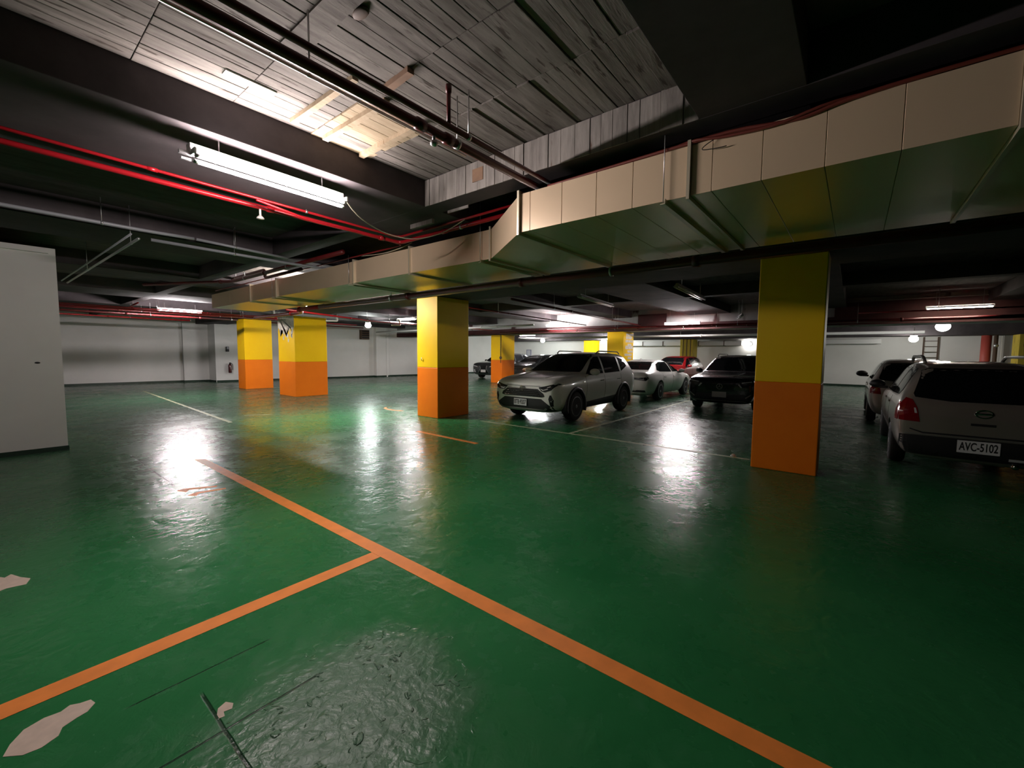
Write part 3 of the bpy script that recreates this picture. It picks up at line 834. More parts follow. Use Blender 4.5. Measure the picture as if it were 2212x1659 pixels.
obj('second_rail', tube(bmesh.new(), [(1.21, 6.95, 3.03), (1.10, 12.8, 3.03)], 0.012, 8), 'pvc', rl, True)
tube_lamp('short unlit tube lamp near the lit concrete girder at the right', (15.9, 3.05, 2.88), 0.3, 1.0, 'dead_tube', 0.55, GU, e='lamp_dark')

def round_lamp(label, loc, r=0.13, rod=0.0, group='round lamps', axis='z', em='bulb'):
    t = thing('round_lamp', label, 'lamp', loc, 0, group)
    bm = bmesh.new()
    sphere(bm, (0, 0, 0), r, 1, 1, 0.85, 16, 10)
    obj('globe', bm, em, t, True)
    if axis == 'z':
        obj('lamp_base', lathe(bmesh.new(), [(r * 0.5, r * 0.75), (r * 0.8, r * 0.85), (r * 0.8, r * 1.1), (r * 0.2, r * 1.2)], 16), 'lamp_white', t, True)
        if rod:
            obj('stem', tube(bmesh.new(), [(0, 0, r), (0, 0, rod)], 0.012, 8), 'steel', t, True)
    else:
        obj('lamp_base', lathe(bmesh.new(), [(r * 1.1, r * 0.5), (r * 1.15, r * 1.0), (r * 0.9, r * 1.1)], 16, 'x'), 'lamp_white', t, True)
    return t
round_lamp('round glowing lamp left of the column with a hook', (11.5, 18.0, 2.88), 0.14, 0.60)
round_lamp('round glowing lamp above the van roof', (20.6, -2.28, 2.66), 0.19, 0.80, em='bulb_dim')
round_lamp('round glowing lamp hanging in front of the end wall left of the ladder', (26.9, -2.05, 2.44), 0.17, 1.045, em='bulb_dim')
round_lamp('round glowing lamp on the end wall left of the big column', (29.37, 5.05, 2.32), 0.11, 0.0, axis='x', em='bulb_dim')
round_lamp('round glowing lamp just left of the bright yellow column', (27.2, 13.7, 2.50), 0.18, 0.985)
round_lamp('round glowing lamp hanging above the framed notice', (26.6, 18.45, 2.60), 0.16, 0.88)

# ------------------------------------------------------------------ small wall things
ex = thing('fire_extinguisher', 'very dark fire extinguisher hanging on the back wall', 'extinguisher', (8.03, 25.24, 0.48))
obj('cylinder', lathe(bmesh.new(), [(0.05, 0.0), (0.075, 0.01), (0.078, 0.06), (0.078, 0.38), (0.06, 0.44), (0.025, 0.47)], 16), 'ext_red', ex, True)
box('valve', 'black', (-0.03, 0.05, -0.02, 0.02, 0.46, 0.54), ex, 0.006)
pipe('hose', 'black', [(0.04, 0, 0.51), (0.12, 0, 0.46), (0.12, 0, 0.15)], 0.014, ex, 8, 0.05)
box('bracket', 'steel', (-0.03, 0.03, 0.07, 0.12, 0.2, 0.4), ex)
ws = thing('wall_switch_box', 'small dark control box on the back wall above the extinguisher', 'box', (8.0, 25.41, 1.70))
box('case', 'black', (-0.06, 0.06, -0.05, 0.03, -0.12, 0.14), ws, 0.008)
box('cover', 'pvc', (-0.045, 0.045, -0.056, -0.05, 0.02, 0.12), ws)
fr = thing('framed_notice', 'small framed notice on the end wall behind the white SUV', 'notice', (29.49, 21.86, 1.68))
box('sheet', 'paper', (-0.03, 0, -0.2, 0.2, -0.24, 0.24), fr)
for a in ((-0.24, 0.24, 0.22, 0.27), (-0.24, 0.24, -0.27, -0.22), (-0.24, -0.19, -0.27, 0.27), (0.19, 0.24, -0.27, 0.27)):
    box('frame', 'frame_blue', (-0.045, -0.0, *a), fr)
vt = thing('vent_box', 'dark square vent high on the back wall', 'vent', (15.3, 24.5, 2.72))
box('case', 'rust', (-0.28, 0.28, -0.25, 0.0, -0.3, 0.3), vt, 0.01)
for k in range(4):
    box('slat', 'black', (-0.24, 0.24, -0.27, -0.25, -0.22 + k * 0.13, -0.15 + k * 0.13), vt)
ld = thing('wall_ladder', 'rusty ladder fixed to the end wall above the van', 'ladder', (29.42, -2.88, 0))
for s in (-0.26, 0.26):
    box('side_rail', 'rust', (-0.04, 0.0, s - 0.03, s + 0.03, 0.0, 2.6), ld)
for k in range(9):
    box('rung', 'rust', (-0.035, -0.005, -0.26, 0.26, 0.5 + k * 0.27, 0.53 + k * 0.27), ld)
po = thing('pole', 'pale red painted pole by the end wall at the far right', 'pole', (28.6, -4.60, 0))
obj('shaft', tube(bmesh.new(), [(0, 0, 0), (0, 0, 2.62)], 0.17, 16), 'pole_red', po, True)
obj('collar', tube(bmesh.new(), [(0, 0, 0.0), (0, 0, 0.12)], 0.2, 16), 'steel', po, True)
po = thing('pipe_riser', 'thin dark riser pipe with a valve beside the red pole', 'pipe', (28.4, -4.86, 0))
obj('shaft', tube(bmesh.new(), [(0, 0, 0), (0, 0, 2.62)], 0.07, 10), 'rust', po, True)
bm = bmesh.new()
sphere(bm, (-0.05, 0, 2.15), 0.09)
obj('valve', bm, 'steel', po, True)
pw = slab('wall_pier', 'pole_white', [(28.9, -5.62), (29.47, -5.62), (29.47, -5.20), (28.9, -5.20)], 0, 2.62)
tag(pw, 'cream white pier by the end wall next to the yellow column', 'pier', kind='thing')
deb = thing('floor_stud', 'small pale fitting lying on the floor left of the big column', 'fitting', (7.52, 1.45, 0))
bm = bmesh.new()
sphere(bm, (0, 0, 0.018), 0.03, 1, 1, 0.6, 12, 8)
obj('dome', bm, 'chip', deb, True)
obj('collar', lathe(bmesh.new(), [(0.045, 0), (0.045, 0.006), (0.03, 0.008)], 14), 'steel', deb, True)

# ------------------------------------------------------------------ cars
def body_mesh(st, wells, wr, sub=2):
    bm = bmesh.new()
    rings = []
    for (x, zb, zs, zt, wb, wm, wsh, wt) in st:
        gh = zt - zs
        half = [(0, zb), (wb * 0.78, zb), (wb, zb + 0.07), (wm * 0.995, zb + 0.42 * (zs - zb)), (wm, zs - 0.16 * (zs - zb)), (wsh, zs),
                (wsh * 0.8 + wt * 0.2, zs + 0.22 * gh), (wsh * 0.42 + wt * 0.58, zs + 0.6 * gh), (wt, zs + 0.93 * gh), (wt * 0.7, zt - 0.012 * min(1, gh * 3)), (0, zt)]
        ring = [bm.verts.new((x, y, z)) for y, z in half]
        ring += [bm.verts.new((x, -y, z)) for y, z in half[-2:0:-1]]
        rings.append(ring)
    n = len(rings[0])
    for a, b in zip(rings, rings[1:]):
        for j in range(n):
            bm.faces.new((a[j], a[(j + 1) % n], b[(j + 1) % n], b[j]))
    for ring, sgn in ((rings[0], 1), (rings[-1], -1)):
        cz = sum(v.co.z for v in ring) / n
        inner = [bm.verts.new((v.co.x + sgn * 0.012, v.co.y * 0.72, cz + (v.co.z - cz) * 0.72)) for v in ring]
        for j in range(n):
            bm.faces.new((ring[j], ring[(j + 1) % n], inner[(j + 1) % n], inner[j]))
        # bridge left-right quads
        h = (n - 2) // 2
        for j in range(h + 1):
            a, b_ = inner[j], inner[j + 1]
            c_, d_ = inner[(n - j - 1) % n], inner[(n - j) % n]
            vs = []
            for v in (a, b_, c_, d_):
                if v not in vs:
                    vs.append(v)
            if len(vs) >= 3:
                try:
                    bm.faces.new(vs)
                except ValueError:
                    pass
    bmesh.ops.recalc_face_normals(bm, faces=bm.faces)
    me = bpy.data.meshes.new('tmp')
    bm.to_mesh(me)
    bm.free()
    o = bpy.data.objects.new('tmp', me)
    COL.objects.link(o)
    s = o.modifiers.new('s', 'SUBSURF')
    s.levels = sub
    s.render_levels = sub
    cb = bmesh.new()
    for wx in wells:
        for s_ in (-1, 1):
            lathe(cb, [(wr * 1.19, 0.0), (wr * 1.19, 0.6)], 28, 'y', (wx, 0.52 if s_ > 0 else -1.12, wr))
    bmesh.ops.recalc_face_normals(cb, faces=cb.faces)
    cm = bpy.data.meshes.new('cut')
    cb.to_mesh(cm)
    cb.free()
    co = bpy.data.objects.new('cut', cm)
    COL.objects.link(co)
    md = o.modifiers.new('b', 'BOOLEAN')
    md.operation = 'DIFFERENCE'
    md.solver = 'EXACT'
    md.object = co
    dg = bpy.context.evaluated_depsgraph_get()
    res = bpy.data.meshes.new_from_object(o.evaluated_get(dg))
    bpy.data.objects.remove(o)
    bpy.data.objects.remove(co)
    res.materials.clear()
    return res

class Car:
    def __init__(self, name, label, cat, st, wheels, wr, paint, loc, rotz, track, dx=0, group=None):
        self.root = thing(name, label, cat, loc, rotz, group)
        me = body_mesh(st, wheels, wr)
        me.materials.append(M[paint])
        for p in me.polygons:
            p.use_smooth = True
        me.set_sharp_from_angle(angle=radians(42))
        me.name = 'body'
        self.body = link(bpy.data.objects.new('body', me), self.root)
        bm = bmesh.new()
        bm.from_mesh(me)
        self.bvh = BVHTree.FromBMesh(bm)
        bm.free()
        self.wr, self.wheels, self.track = wr, wheels, track
    def cast(self, axis, a, b):
        d = {'x+': Vector((-1, 0, 0)), 'x-': Vector((1, 0, 0)), 'y+': Vector((0, -1, 0)), 'y-': Vector((0, 1, 0)), 'z+': Vector((0, 0, -1))}[axis]
        if axis[0] == 'x':
            p = Vector((0, a, b)) - d * 6
        elif axis[0] == 'y':
            p = Vector((a, 0, b)) - d * 6
        else:
            p = Vector((a, b, 0)) - d * 6
        h = self.bvh.ray_cast(p, d)
        return h[0], h[1], d
    def decal(self, name, m, axis, pts, t=0.004, parent=None, res=0.07, label=None):
        """a panel whose outline is drawn in (y,z) or (x,z) and that follows the body surface"""
        bm = bmesh.new()
        f = bm.faces.new([bm.verts.new((p[0], p[1], 0)) for p in pts])
        bmesh.ops.triangulate(bm, faces=[f])
        for _ in range(6):
            long_ = [e for e in bm.edges if e.calc_length() > res]
            if not long_:
                break
            bmesh.ops.subdivide_edges(bm, edges=long_, cuts=1)
            bmesh.ops.triangulate(bm, faces=[q for q in bm.faces if len(q.verts) > 3])
        bad = []
        good = []
        for v in bm.verts:
            h, nrm, d = self.cast(axis, v.co.x, v.co.y)
            if h is None:
                bad.append(v)
            else:
                good.append((v.co.copy(), h))
                v.co = h + nrm * t - d * 0.001
        for v in bad:
            if not good:
                bm.free()
                return None
            k = min(good, key=lambda g: (g[0] - v.co).length)
            v.co = k[1] - d * t
        be = [e for e in bm.edges if e.is_boundary]
        r = bmesh.ops.extrude_edge_only(bm, edges=be)
        for v in [g for g in r['geom'] if isinstance(g, bmesh.types.BMVert)]:
            v.co += d * (t + 0.008)
        o = obj(name, bm, m, parent or self.root, False)
        if label:
            o['label'] = label
        return o
    def both(self, name, m, axis, pts, **k):
        """front/rear decal and its mirror image"""
        return [self.decal(name, m, axis, pts, **k), self.decal(name, m, axis, [(-a, b) for a, b in pts][::-1], **k)]
    def sides(self, name, m, pts, **k):
        return [self.decal(name, m, 'y+', pts, **k), self.decal(name, m, 'y-', pts, **k)]
    def strip(self, name, m, axis, pts, w, **k):
        """thin strip along a polyline"""
        P = [Vector((*p, 0)) for p in pts]
        L_, R_ = [], []
        for i, p in enumerate(P):
            d = (P[min(i + 1, len(P) - 1)] - P[max(i - 1, 0)]).normalized()
            nn = Vector((-d.y, d.x, 0)) * w / 2
            L_.append((p + nn).xy[:])
            R_.append((p - nn).xy[:])
        return self.decal(name, m, axis, L_ + R_[::-1], **k)
    def put_wheels(self, rim='alloy', spokes=5, width=0.21, rimr=0.66):
        r = self.wr
        bm = lathe(bmesh.new(), [(r * rimr, -width / 2), (r * 0.9, -width / 2), (r * 0.985, -width * 0.38), (r, -width * 0.2), (r, width * 0.2), (r * 0.985, width * 0.38), (r * 0.9, width / 2), (r * rimr, width / 2)], 32, 'y')
        first = obj('wheel', bm, 'rubber', self.root, True)
        bm = bmesh.new()
        lathe(bm, [(r * rimr, 0), (r * rimr, width / 2 + 0.004), (r * rimr * 0.92, width / 2 + 0.006), (r * rimr * 0.9, width * 0.2), (r * rimr * 0.9, 0)], 32, 'y')
        for k in range(spokes):
            a0 = 2 * pi * k / spokes
            for da in (-0.13, 0.13):
                a = a0 + da
                ca, sa = cos(a), sin(a)
                w0, w1 = 0.016, 0.024
                vs = []
                for rr, ww, yy in ((0.04, w0, width / 2 - 0.012), (r * rimr * 0.95, w1, width / 2 - 0.002)):
                    for s_ in (-1, 1):
                        for dy in (0, -0.03):
                            vs.append(bm.verts.new((rr * ca - s_ * ww * sa, yy + dy, rr * sa + s_ * ww * ca)))
                for q in ((0, 2, 6, 4), (1, 5, 7, 3), (0, 4, 5, 1), (2, 3, 7, 6), (4, 6, 7, 5), (0, 1, 3, 2)):
                    bm.faces.new([vs[i] for i in q])
        lathe(bm, [(0.055, width / 2 - 0.05), (0.055, width / 2 - 0.004), (0.03, width / 2 + 0.004)], 16, 'y')
        rimo = obj('rim', bm, rim, first, False)
        dk = obj('brake_disc', lathe(bmesh.new(), [(r * rimr * 0.9, 0.0), (r * rimr * 0.9, 0.01)], 20, 'y'), 'black_plastic', first)
        i = 0
        for wx in self.wheels:
            for s_ in (1, -1):
                loc = (wx, s_ * (self.track - width / 2), r)
                rot = (0, 0, 0 if s_ > 0 else pi)
                if i == 0:
                    first.location = loc
                    first.rotation_euler = rot
                else:
                    w = copy_of(first, self.root, loc, rot)
                    copy_of(rimo, w)
                    copy_of(dk, w)
                i += 1
    def arches(self, m, r0, r1, y0, y1):
        for wx in self.wheels:
            for s_ in (1, -1):
                bm = bmesh.new()
                n = 22
                rows = []
                for k in range(n + 1):
                    a = radians(-18) + radians(216) * k / n
                    rows.append([bm.verts.new((wx + rr * cos(a), s_ * yy, max(0.2, self.wr + rr * sin(a)))) for rr, yy in ((r0, y0), (r0, y1), (r1, y1 - 0.008), (r1, y0))])
                for a, b in zip(rows, rows[1:]):
                    for j in range(4):
                        bm.faces.new((a[j], a[(j + 1) % 4], b[(j + 1) % 4], b[j]))
                bm.faces.new(rows[0])
                bm.faces.new(rows[-1][::-1])
                obj('wheel_arch', bm, m, self.root, True)
    def mirrors(self, x, y, z, m, m2='black_plastic', sc=1.0):
        for s_ in (1, -1):
            bm = bmesh.new()
            sphere(bm, (x, s_ * (y + 0.10), z), 0.1 * sc, 0.75, 1.15, 0.72, 14, 10)
            o = obj('side_mirror', bm, m, self.root, True)
            bm = bx(bmesh.new(), x - 0.05, x + 0.04, min(s_ * (y - 0.06), s_ * (y + 0.08)), max(s_ * (y - 0.06), s_ * (y + 0.08)), z - 0.085, z - 0.035, 0.01)
            obj('mirror_arm', bm, m2, o)
    def handles(self, xs_, z, m='chrome'):
        for x in xs_:
            for s_, ax in ((1, 'y+'), (-1, 'y-')):
                h, n_, d = self.cast(ax, x, z)
                if h is None:
                    continue
                bm = bx(bmesh.new(), x - 0.10, x + 0.10, h.y - 0.022, h.y + 0.022, z - 0.014, z + 0.014, 0.008)
                obj('door_handle', bm, m, self.root)
    def plate(self, x, z, text, sgn, w=0.38, h=0.16, y=0.0, tilt=0.0, body='plate'):
        """sgn=+1 faces the car's front, -1 its rear"""
        bm = bx(bmesh.new(), -0.006, 0.006, -w / 2, w / 2, -h / 2, h / 2, 0.004)
        o = obj('number_plate', bm, body, self.root)
        o.location = (x, y, z)
        o.rotation_euler = (0, 0 if sgn > 0 else 0, 0 if sgn > 0 else pi)
        if text:
            c = bpy.data.curves.new('t', 'FONT')
            c.body = text
            c.size = h * 0.92
            c.align_x = 'CENTER'
            c.align_y = 'CENTER'
            c.extrude = 0.001
            c.offset = 0.0022
            to = bpy.data.objects.new('t', c)
            COL.objects.link(to)
            dg = bpy.context.evaluated_depsgraph_get()
            me = bpy.data.meshes.new_from_object(to.evaluated_get(dg))
            bpy.data.objects.remove(to)
            xsz = max(v.co.x for v in me.vertices) - min(v.co.x for v in me.vertices)
            k = (w * 0.90) / xsz
            for v in me.vertices:
                v.co = Vector((0.0075 + v.co.z, v.co.x * k, v.co.y))
            me.materials.clear()
            me.materials.append(M['ink'])
            lo = link(bpy.data.objects.new('plate_lettering', me), o)
        return o

def ring_mesh(bm, cy, cz, ry, rz, w, x, t=0.008, n=24):
    rows = []
    for k in range(n):
        a = 2 * pi * k / n
        rows.append([bm.verts.new((x + dx, cy + (ry + dr) * cos(a), cz + (rz + dr) * sin(a))) for dr, dx in ((-w / 2, 0), (-w / 2, t), (w / 2, t), (w / 2, 0))])
    for i in range(n):
        a, b = rows[i], rows[(i + 1) % n]
        for j in range(4):
            bm.faces.new((a[j], a[(j + 1) % 4], b[(j + 1) % 4], b[j]))
    return bm

# ---- white SUV
SUV = [(2.30, .34, .74, .82, .72, .78, .74, .62), (2.27, .28, .88, .945, .78, .855, .81, .68), (2.19, .24, .95, 1.005, .81, .895, .845, .72), (2.0, .22, .985, 1.05, .84, .925, .87, .74), (1.72, .22, 1.005, 1.085, .86, .94, .885, .75),
       (1.35, .22, 1.03, 1.12, .86, .94, .89, .76), (1.02, .22, 1.05, 1.15, .86, .94, .89, .77), (.92, .22, 1.055, 1.19, .86, .94, .89, .76), (.52, .22, 1.065, 1.43, .86, .94, .89, .72),
       (.15, .22, 1.07, 1.62, .86, .94, .89, .675), (-.12, .22, 1.08, 1.665, .86, .94, .89, .655), (-.75, .22, 1.09, 1.685, .86, .94, .89, .65), (-1.45, .22, 1.11, 1.67, .86, .94, .89, .64), (-1.90, .24, 1.13, 1.62, .85, .93, .87, .62),
       (-2.06, .26, 1.13, 1.50, .83, .91, .85, .62), (-2.20, .30, 1.08, 1.24, .80, .88, .82, .66), (-2.27, .36, .98, 1.06, .76, .84, .78, .64), (-2.30, .44, .86, .94, .70, .76, .70, .56)]

def suv_glass(c, k=1.0):
    c.decal('windscreen', 'glass', 'x+', [(-.75, 1.165), (.75, 1.165), (.75, 1.22), (.635, 1.56), (.57, 1.605), (-.57, 1.605), (-.635, 1.56), (-.75, 1.22)], res=0.09)
    c.decal('rear_window', 'glass', 'x-', [(-.62, 1.20), (.62, 1.20), (.55, 1.52), (-.55, 1.52)], res=0.09)
    c.sides('side_window', 'glass', [(.80, 1.115), (-.10, 1.115), (-.12, 1.555), (.08, 1.545), (.30, 1.46)], res=0.09)
    c.sides('side_window', 'glass', [(-.20, 1.115), (-1.12, 1.135), (-1.16, 1.55), (-.22, 1.56)], res=0.09)
    c.sides('side_window', 'glass', [(-1.24, 1.15), (-1.72, 1.28), (-1.62, 1.47), (-1.27, 1.54)], res=0.09)
    for x in (.86, -.15, -1.16):
        for ax in ('y+', 'y-'):
            c.strip('door_gap', 'black_plastic', ax, [(x + 0.02, 1.07), (x, 0.8), (x + 0.02, 0.45)], 0.010, t=0.0015, res=0.1)

suv = Car('suv_car', 'white SUV parked facing out with its number plate in front', 'car', SUV, (1.37, -1.32), 0.355, 'white_paint', (10.32, 6.12, 0), pi, 0.935)
suv.put_wheels('dark_alloy', 5, 0.22, 0.68)
suv_glass(suv)
suv.arches('black_plastic', 0.40, 0.475, 0.80, 0.955)
suv.sides('sill_cladding', 'black_plastic', [(.92, .23), (.92, .42), (-.9, .50), (-.9, .23)], t=0.010)
suv.sides('sill_strip', 'satin', [(.95, .235), (.95, .262), (-.9, .262), (-.9, .235)], t=0.016)
gr = suv.decal('grille', 'black_plastic', 'x+', [(-.44, .80), (.44, .80), (.60, .70), (.63, .635), (.57, .615), (-.57, .615), (-.63, .635), (-.60, .70)], t=0.005)
for k in range(4):
    zz = 0.645 + k * 0.045
    for q in range(-6, 7):
        yy = q * 0.085 + (0.042 if k % 2 else 0)
        if abs(yy) > 0.52 - max(0, zz - 0.7) * 1.2:
            continue
        h, n_, d = suv.cast('x+', yy, zz)
        if h:
            obj('grille_mesh', bx(bmesh.new(), h.x + 0.004, h.x + 0.018, yy - 0.034, yy + 0.034, zz - 0.007, zz + 0.007, 0.004), 'gloss_black', gr)
suv.decal('lower_intake', 'black_plastic', 'x+', [(-.54, .575), (.54, .575), (.66, .50), (.86, .37), (.84, .29), (-.84, .29), (-.86, .37), (-.66, .50)], t=0.005)
suv.decal('skid_strip', 'satin', 'x+', [(-.60, .335), (.60, .335), (.66, .375), (.70, .36), (.62, .30), (-.62, .30), (-.70, .36), (-.66, .375)], t=0.014)
for o in suv.both('headlamp', 'lens', 'x+', [(.46, .84), (.54, .755), (.64, .735), (.80, .79), (.895, .915), (.87, .935), (.62, .87)], t=0.006):
    pass
suv.both('lamp_strip', 'lens_clear', 'x+', [(.50, .815), (.58, .765), (.72, .805), (.70, .82), (.60, .79)], t=0.010)
suv.both('lamp_strip', 'lens_clear', 'x+', [(.70, .835), (.78, .862), (.77, .875), (.69, .85)], t=0.010)
suv.decal('hood_gap', 'black_plastic', 'x+', [(-.50, .862), (0, .848), (.50, .862), (.50, .872), (0, .860), (-.50, .872)], t=0.004)
for o in suv.both('fog_recess', 'black_plastic', 'x+', [(.735, .585), (.765, .675), (.80, .675), (.845, .56), (.825, .42), (.785, .41)], t=0.005):
    pass
suv.both('fog_lamp', 'lens_clear', 'x+', [(.785, .535), (.80, .55), (.815, .535), (.80, .52)], t=0.012)
h, _, _ = suv.cast('x+', 0, 0.80)
bm = bmesh.new()
ring_mesh(bm, 0, 0.80, 0.075, 0.052, 0.012, h.x + 0.004)
ring_mesh(bm, 0, 0.80, 0.030, 0.050, 0.010, h.x + 0.006)
ring_mesh(bm, 0, 0.822, 0.052, 0.024, 0.010, h.x + 0.006)
obj('emblem', bm, 'chrome', suv.root, True)
h, _, _ = suv.cast('x+', 0, 0.47)
suv.plate(h.x + 0.018, 0.47, 'BTB\u00b79207', 1, 0.38, 0.16, -0.05)
suv.mirrors(.66, .93, 1.17, 'white_paint', sc=1.2)
suv.handles((0.06, -0.95), 0.935)
for s_ in (1, -1):
    pipe('roof_rail', 'satin', [(-.15, s_ * .62, 1.63), (-.25, s_ * .625, 1.70), (-1.5, s_ * .615, 1.69), (-1.62, s_ * .61, 1.62)], 0.016, suv.root, 8, 0.06)
bm = bmesh.new()
for s_ in (1, -1):
    tube(bm, [(0.98, s_ * 0.45 + 0.1, 1.165), (1.0, s_ * 0.45 - 0.45, 1.17)], 0.01, 6)
obj('wiper', bm, 'black_plastic', suv.root)
suv.both('tail_lamp', 'tail_red', 'x-', [(.55, .98), (.84, 1.0), (.84, 1.10), (.60, 1.06)])
suv.sides('badge', 'chrome', [(1.02, .92), (1.02, .945), (.92, .945), (.92, .92)], t=0.006)

for s_ in (1, -1):
    suv.strip('hood_crease', 'white_paint', 'z+', [(2.02, s_ * .42), (1.5, s_ * .52), (1.12, s_ * .58)], 0.035, t=0.009)
# ---- white sedan
SED = [(2.48, .32, .58, .64, .58, .64, .60, .46), (2.42, .22, .70, .75, .72, .80, .75, .58), (2.15, .18, .80, .86, .80, .90, .84, .70), (1.55, .17, .88, .95, .82, .93, .87, .72), (1.08, .17, .91, 1.00, .82, .935, .875, .70),
       (.95, .17, .92, 1.03, .82, .935, .875, .69), (.50, .17, .935, 1.24, .82, .935, .875, .63), (.05, .17, .945, 1.405, .82, .935, .875, .57), (-.30, .17, .95, 1.445, .82, .935, .875, .555), (-.85, .17, .96, 1.435, .82, .935, .875, .55),
       (-1.30, .17, .97, 1.345, .82, .935, .875, .56), (-1.72, .17, .985, 1.17, .82, .935, .87, .60), (-1.98, .18, .985, 1.07, .82, .93, .86, .66), (-2.15, .19, .98, 1.055, .81, .91, .84, .68), (-2.38, .24, .955, 1.035, .78, .87, .80, .66),
       (-2.45, .30, .88, .95, .72, .81, .74, .58), (-2.48, .36, .78, .84, .66, .73, .66, .50)]
sed = Car('sedan_car', 'white sedan seen from behind, parked beyond the white SUV', 'car', SED, (1.50, -1.37), 0.335, 'white_paint', (16.35, 6.22, 0), 0, 0.925)
sed.put_wheels('alloy', 5, 0.21, 0.70)
sed.decal('windscreen', 'glass', 'x+', [(-.68, 1.05), (.68, 1.05), (.55, 1.36), (-.55, 1.36)], res=0.09)
sed.decal('rear_window', 'glass', 'x-', [(-.66, 1.085), (.66, 1.085), (.60, 1.20), (.52, 1.355), (-.52, 1.355), (-.60, 1.20)], res=0.07)
sed.sides('side_window', 'glass', [(.80, .985), (-.02, .985), (-.04, 1.345), (.15, 1.325), (.45, 1.20)], res=0.08)
sed.sides('side_window', 'glass', [(-.10, .985), (-1.30, 1.02), (-1.45, 1.07), (-1.15, 1.27), (-.8, 1.345), (-.12, 1.352)], res=0.08)
for x in (.88, -.06, -1.12):
    for ax in ('y+', 'y-'):
        sed.strip('door_gap', 'black_plastic', ax, [(x + 0.02, .95), (x, 0.7), (x + 0.02, 0.33)], 0.010, t=0.0015, res=0.1)
sed.both('tail_lamp', 'tail_dark', 'x-', [(.30, .775), (.30, .83), (.55, .83), (.83, .86), (.86, .80), (.80, .735), (.62, .745)], t=0.005)
sed.decal('tail_bar', 'tail_dark', 'x-', [(-.30, .80), (.30, .80), (.30, .835), (-.30, .835)], t=0.005)
sed.decal('boot_spoiler', 'white_paint', 'x-', [(-.60, .955), (.60, .955), (.60, .985), (-.60, .985)], t=0.02)
sed.decal('rear_valance', 'black_plastic', 'x-', [(-.76, .345), (-.76, .415), (-.5, .415), (-.45, .395), (.45, .395), (.5, .415), (.76, .415), (.76, .345)], t=0.008)
sed.decal('plate_recess', 'satin', 'x-', [(-.32, .57), (.32, .57), (.36, .72), (-.36, .72)], t=0.003)
h, _, _ = sed.cast('x-', 0, 0.66)
sed.plate(h.x - 0.012, 0.655, None, -1, 0.38, 0.13)
sed.decal('boot_badge', 'satin', 'x-', [(.42, .675), (.66, .675), (.66, .705), (.42, .705)], t=0.006)
sed.mirrors(.62, .91, 1.02, 'white_paint')
sed.handles((0.04, -0.92), 0.83, 'white_paint')
bm = bmesh.new()
bx(bm, -1.02, -0.86, -0.012, 0.012, 1.42, 1.475, 0.006)
obj('roof_antenna', bm, 'white_paint', sed.root)
sed.both('headlamp', 'lens', 'x+', [(.50, .62), (.85, .70), (.84, .78), (.52, .70)])

# ---- dark SUV
DK = [(x, zb, zs * 0.985, zt * 0.975, wb, wm, wsh, wt) for x, zb, zs, zt, wb, wm, wsh, wt in SUV]
DK[0] = (2.29, .36, .78, .86, .72, .78, .74, .62)
DK[1] = (2.26, .26, .90, .96, .78, .86, .82, .68)
dk = Car('suv_car', 'black SUV with bright headlamps half hidden behind the big right column', 'car', DK, (1.36, -1.33), 0.35, 'black_paint', (15.48, 2.98, 0), pi, 0.93)
dk.put_wheels('dark_alloy', 5, 0.22, 0.68)
dk.decal('windscreen', 'glass', 'x+', [(-.74, 1.145), (.74, 1.145), (.63, 1.52), (.56, 1.56), (-.56, 1.56), (-.63, 1.52)], res=0.09)
dk.sides('side_window', 'glass', [(.80, 1.095), (-.10, 1.095), (-.12, 1.51), (.08, 1.50), (.30, 1.42)], res=0.09)
dk.sides('side_window', 'glass', [(-.20, 1.10), (-1.5, 1.14), (-1.45, 1.48), (-.22, 1.52)], res=0.09)
for o in dk.both('headlamp', 'lens', 'x+', [(.44, .80), (.52, .715), (.72, .735), (.84, .83), (.82, .90), (.55, .86)], t=0.005):
    pass
dk.both('lamp_strip', 'lens_clear', 'x+', [(.47, .80), (.545, .715), (.58, .72), (.51, .815)], t=0.012)
dk.both('lamp_strip', 'lens_clear', 'x+', [(.56, .855), (.80, .895), (.81, .875), (.57, .835)], t=0.012)
gr = dk.decal('grille', 'gloss_black', 'x+', [(-.42, .83), (.42, .83), (.36, .62), (-.36, .62)], t=0.004)
for k in range(5):
    zz = .65 + k * .038
    h, n_, d = dk.cast('x+', 0.3, zz)
    obj('grille_bar', bx(bmesh.new(), h.x, h.x + 0.012, -.36, .36, zz - 0.005, zz + 0.005, 0.003), 'black_plastic', gr)
h, _, _ = dk.cast('x+', 0, 0.73)
bm = bmesh.new()
ring_mesh(bm, 0, 0.73, 0.075, 0.075, 0.012, h.x + 0.015)
for k in range(3):
    a = pi / 2 + 2 * pi * k / 3
    tube(bm, [(h.x + 0.019, 0, 0.73), (h.x + 0.019, 0.075 * cos(a), 0.73 + 0.075 * sin(a))], 0.007, 6)
obj('emblem', bm, 'satin', dk.root)
dk.decal('lower_intake', 'black_plastic', 'x+', [(-.62, .52), (.62, .52), (.74, .36), (-.74, .36)], t=0.004)
dk.both('air_blade', 'satin', 'x+', [(.66, .44), (.80, .54), (.80, .515), (.68, .42)], t=0.010)
dk.decal('chin_strip', 'satin', 'x+', [(-.70, .335), (.70, .335), (.70, .318), (-.70, .318)], t=0.012)
h, _, _ = dk.cast('x+', 0, 0.50)
dk.plate(h.x + 0.015, 0.50, None, 1, 0.38, 0.16, body='satin')
dk.mirrors(.62, .92, 1.13, 'black_paint')
for s_ in (1, -1):
    pipe('roof_rail', 'chrome', [(-.1, s_ * .62, 1.58), (-.2, s_ * .62, 1.655), (-1.4, s_ * .61, 1.65), (-1.5, s_ * .61, 1.58)], 0.016, dk.root, 8, 0.06)
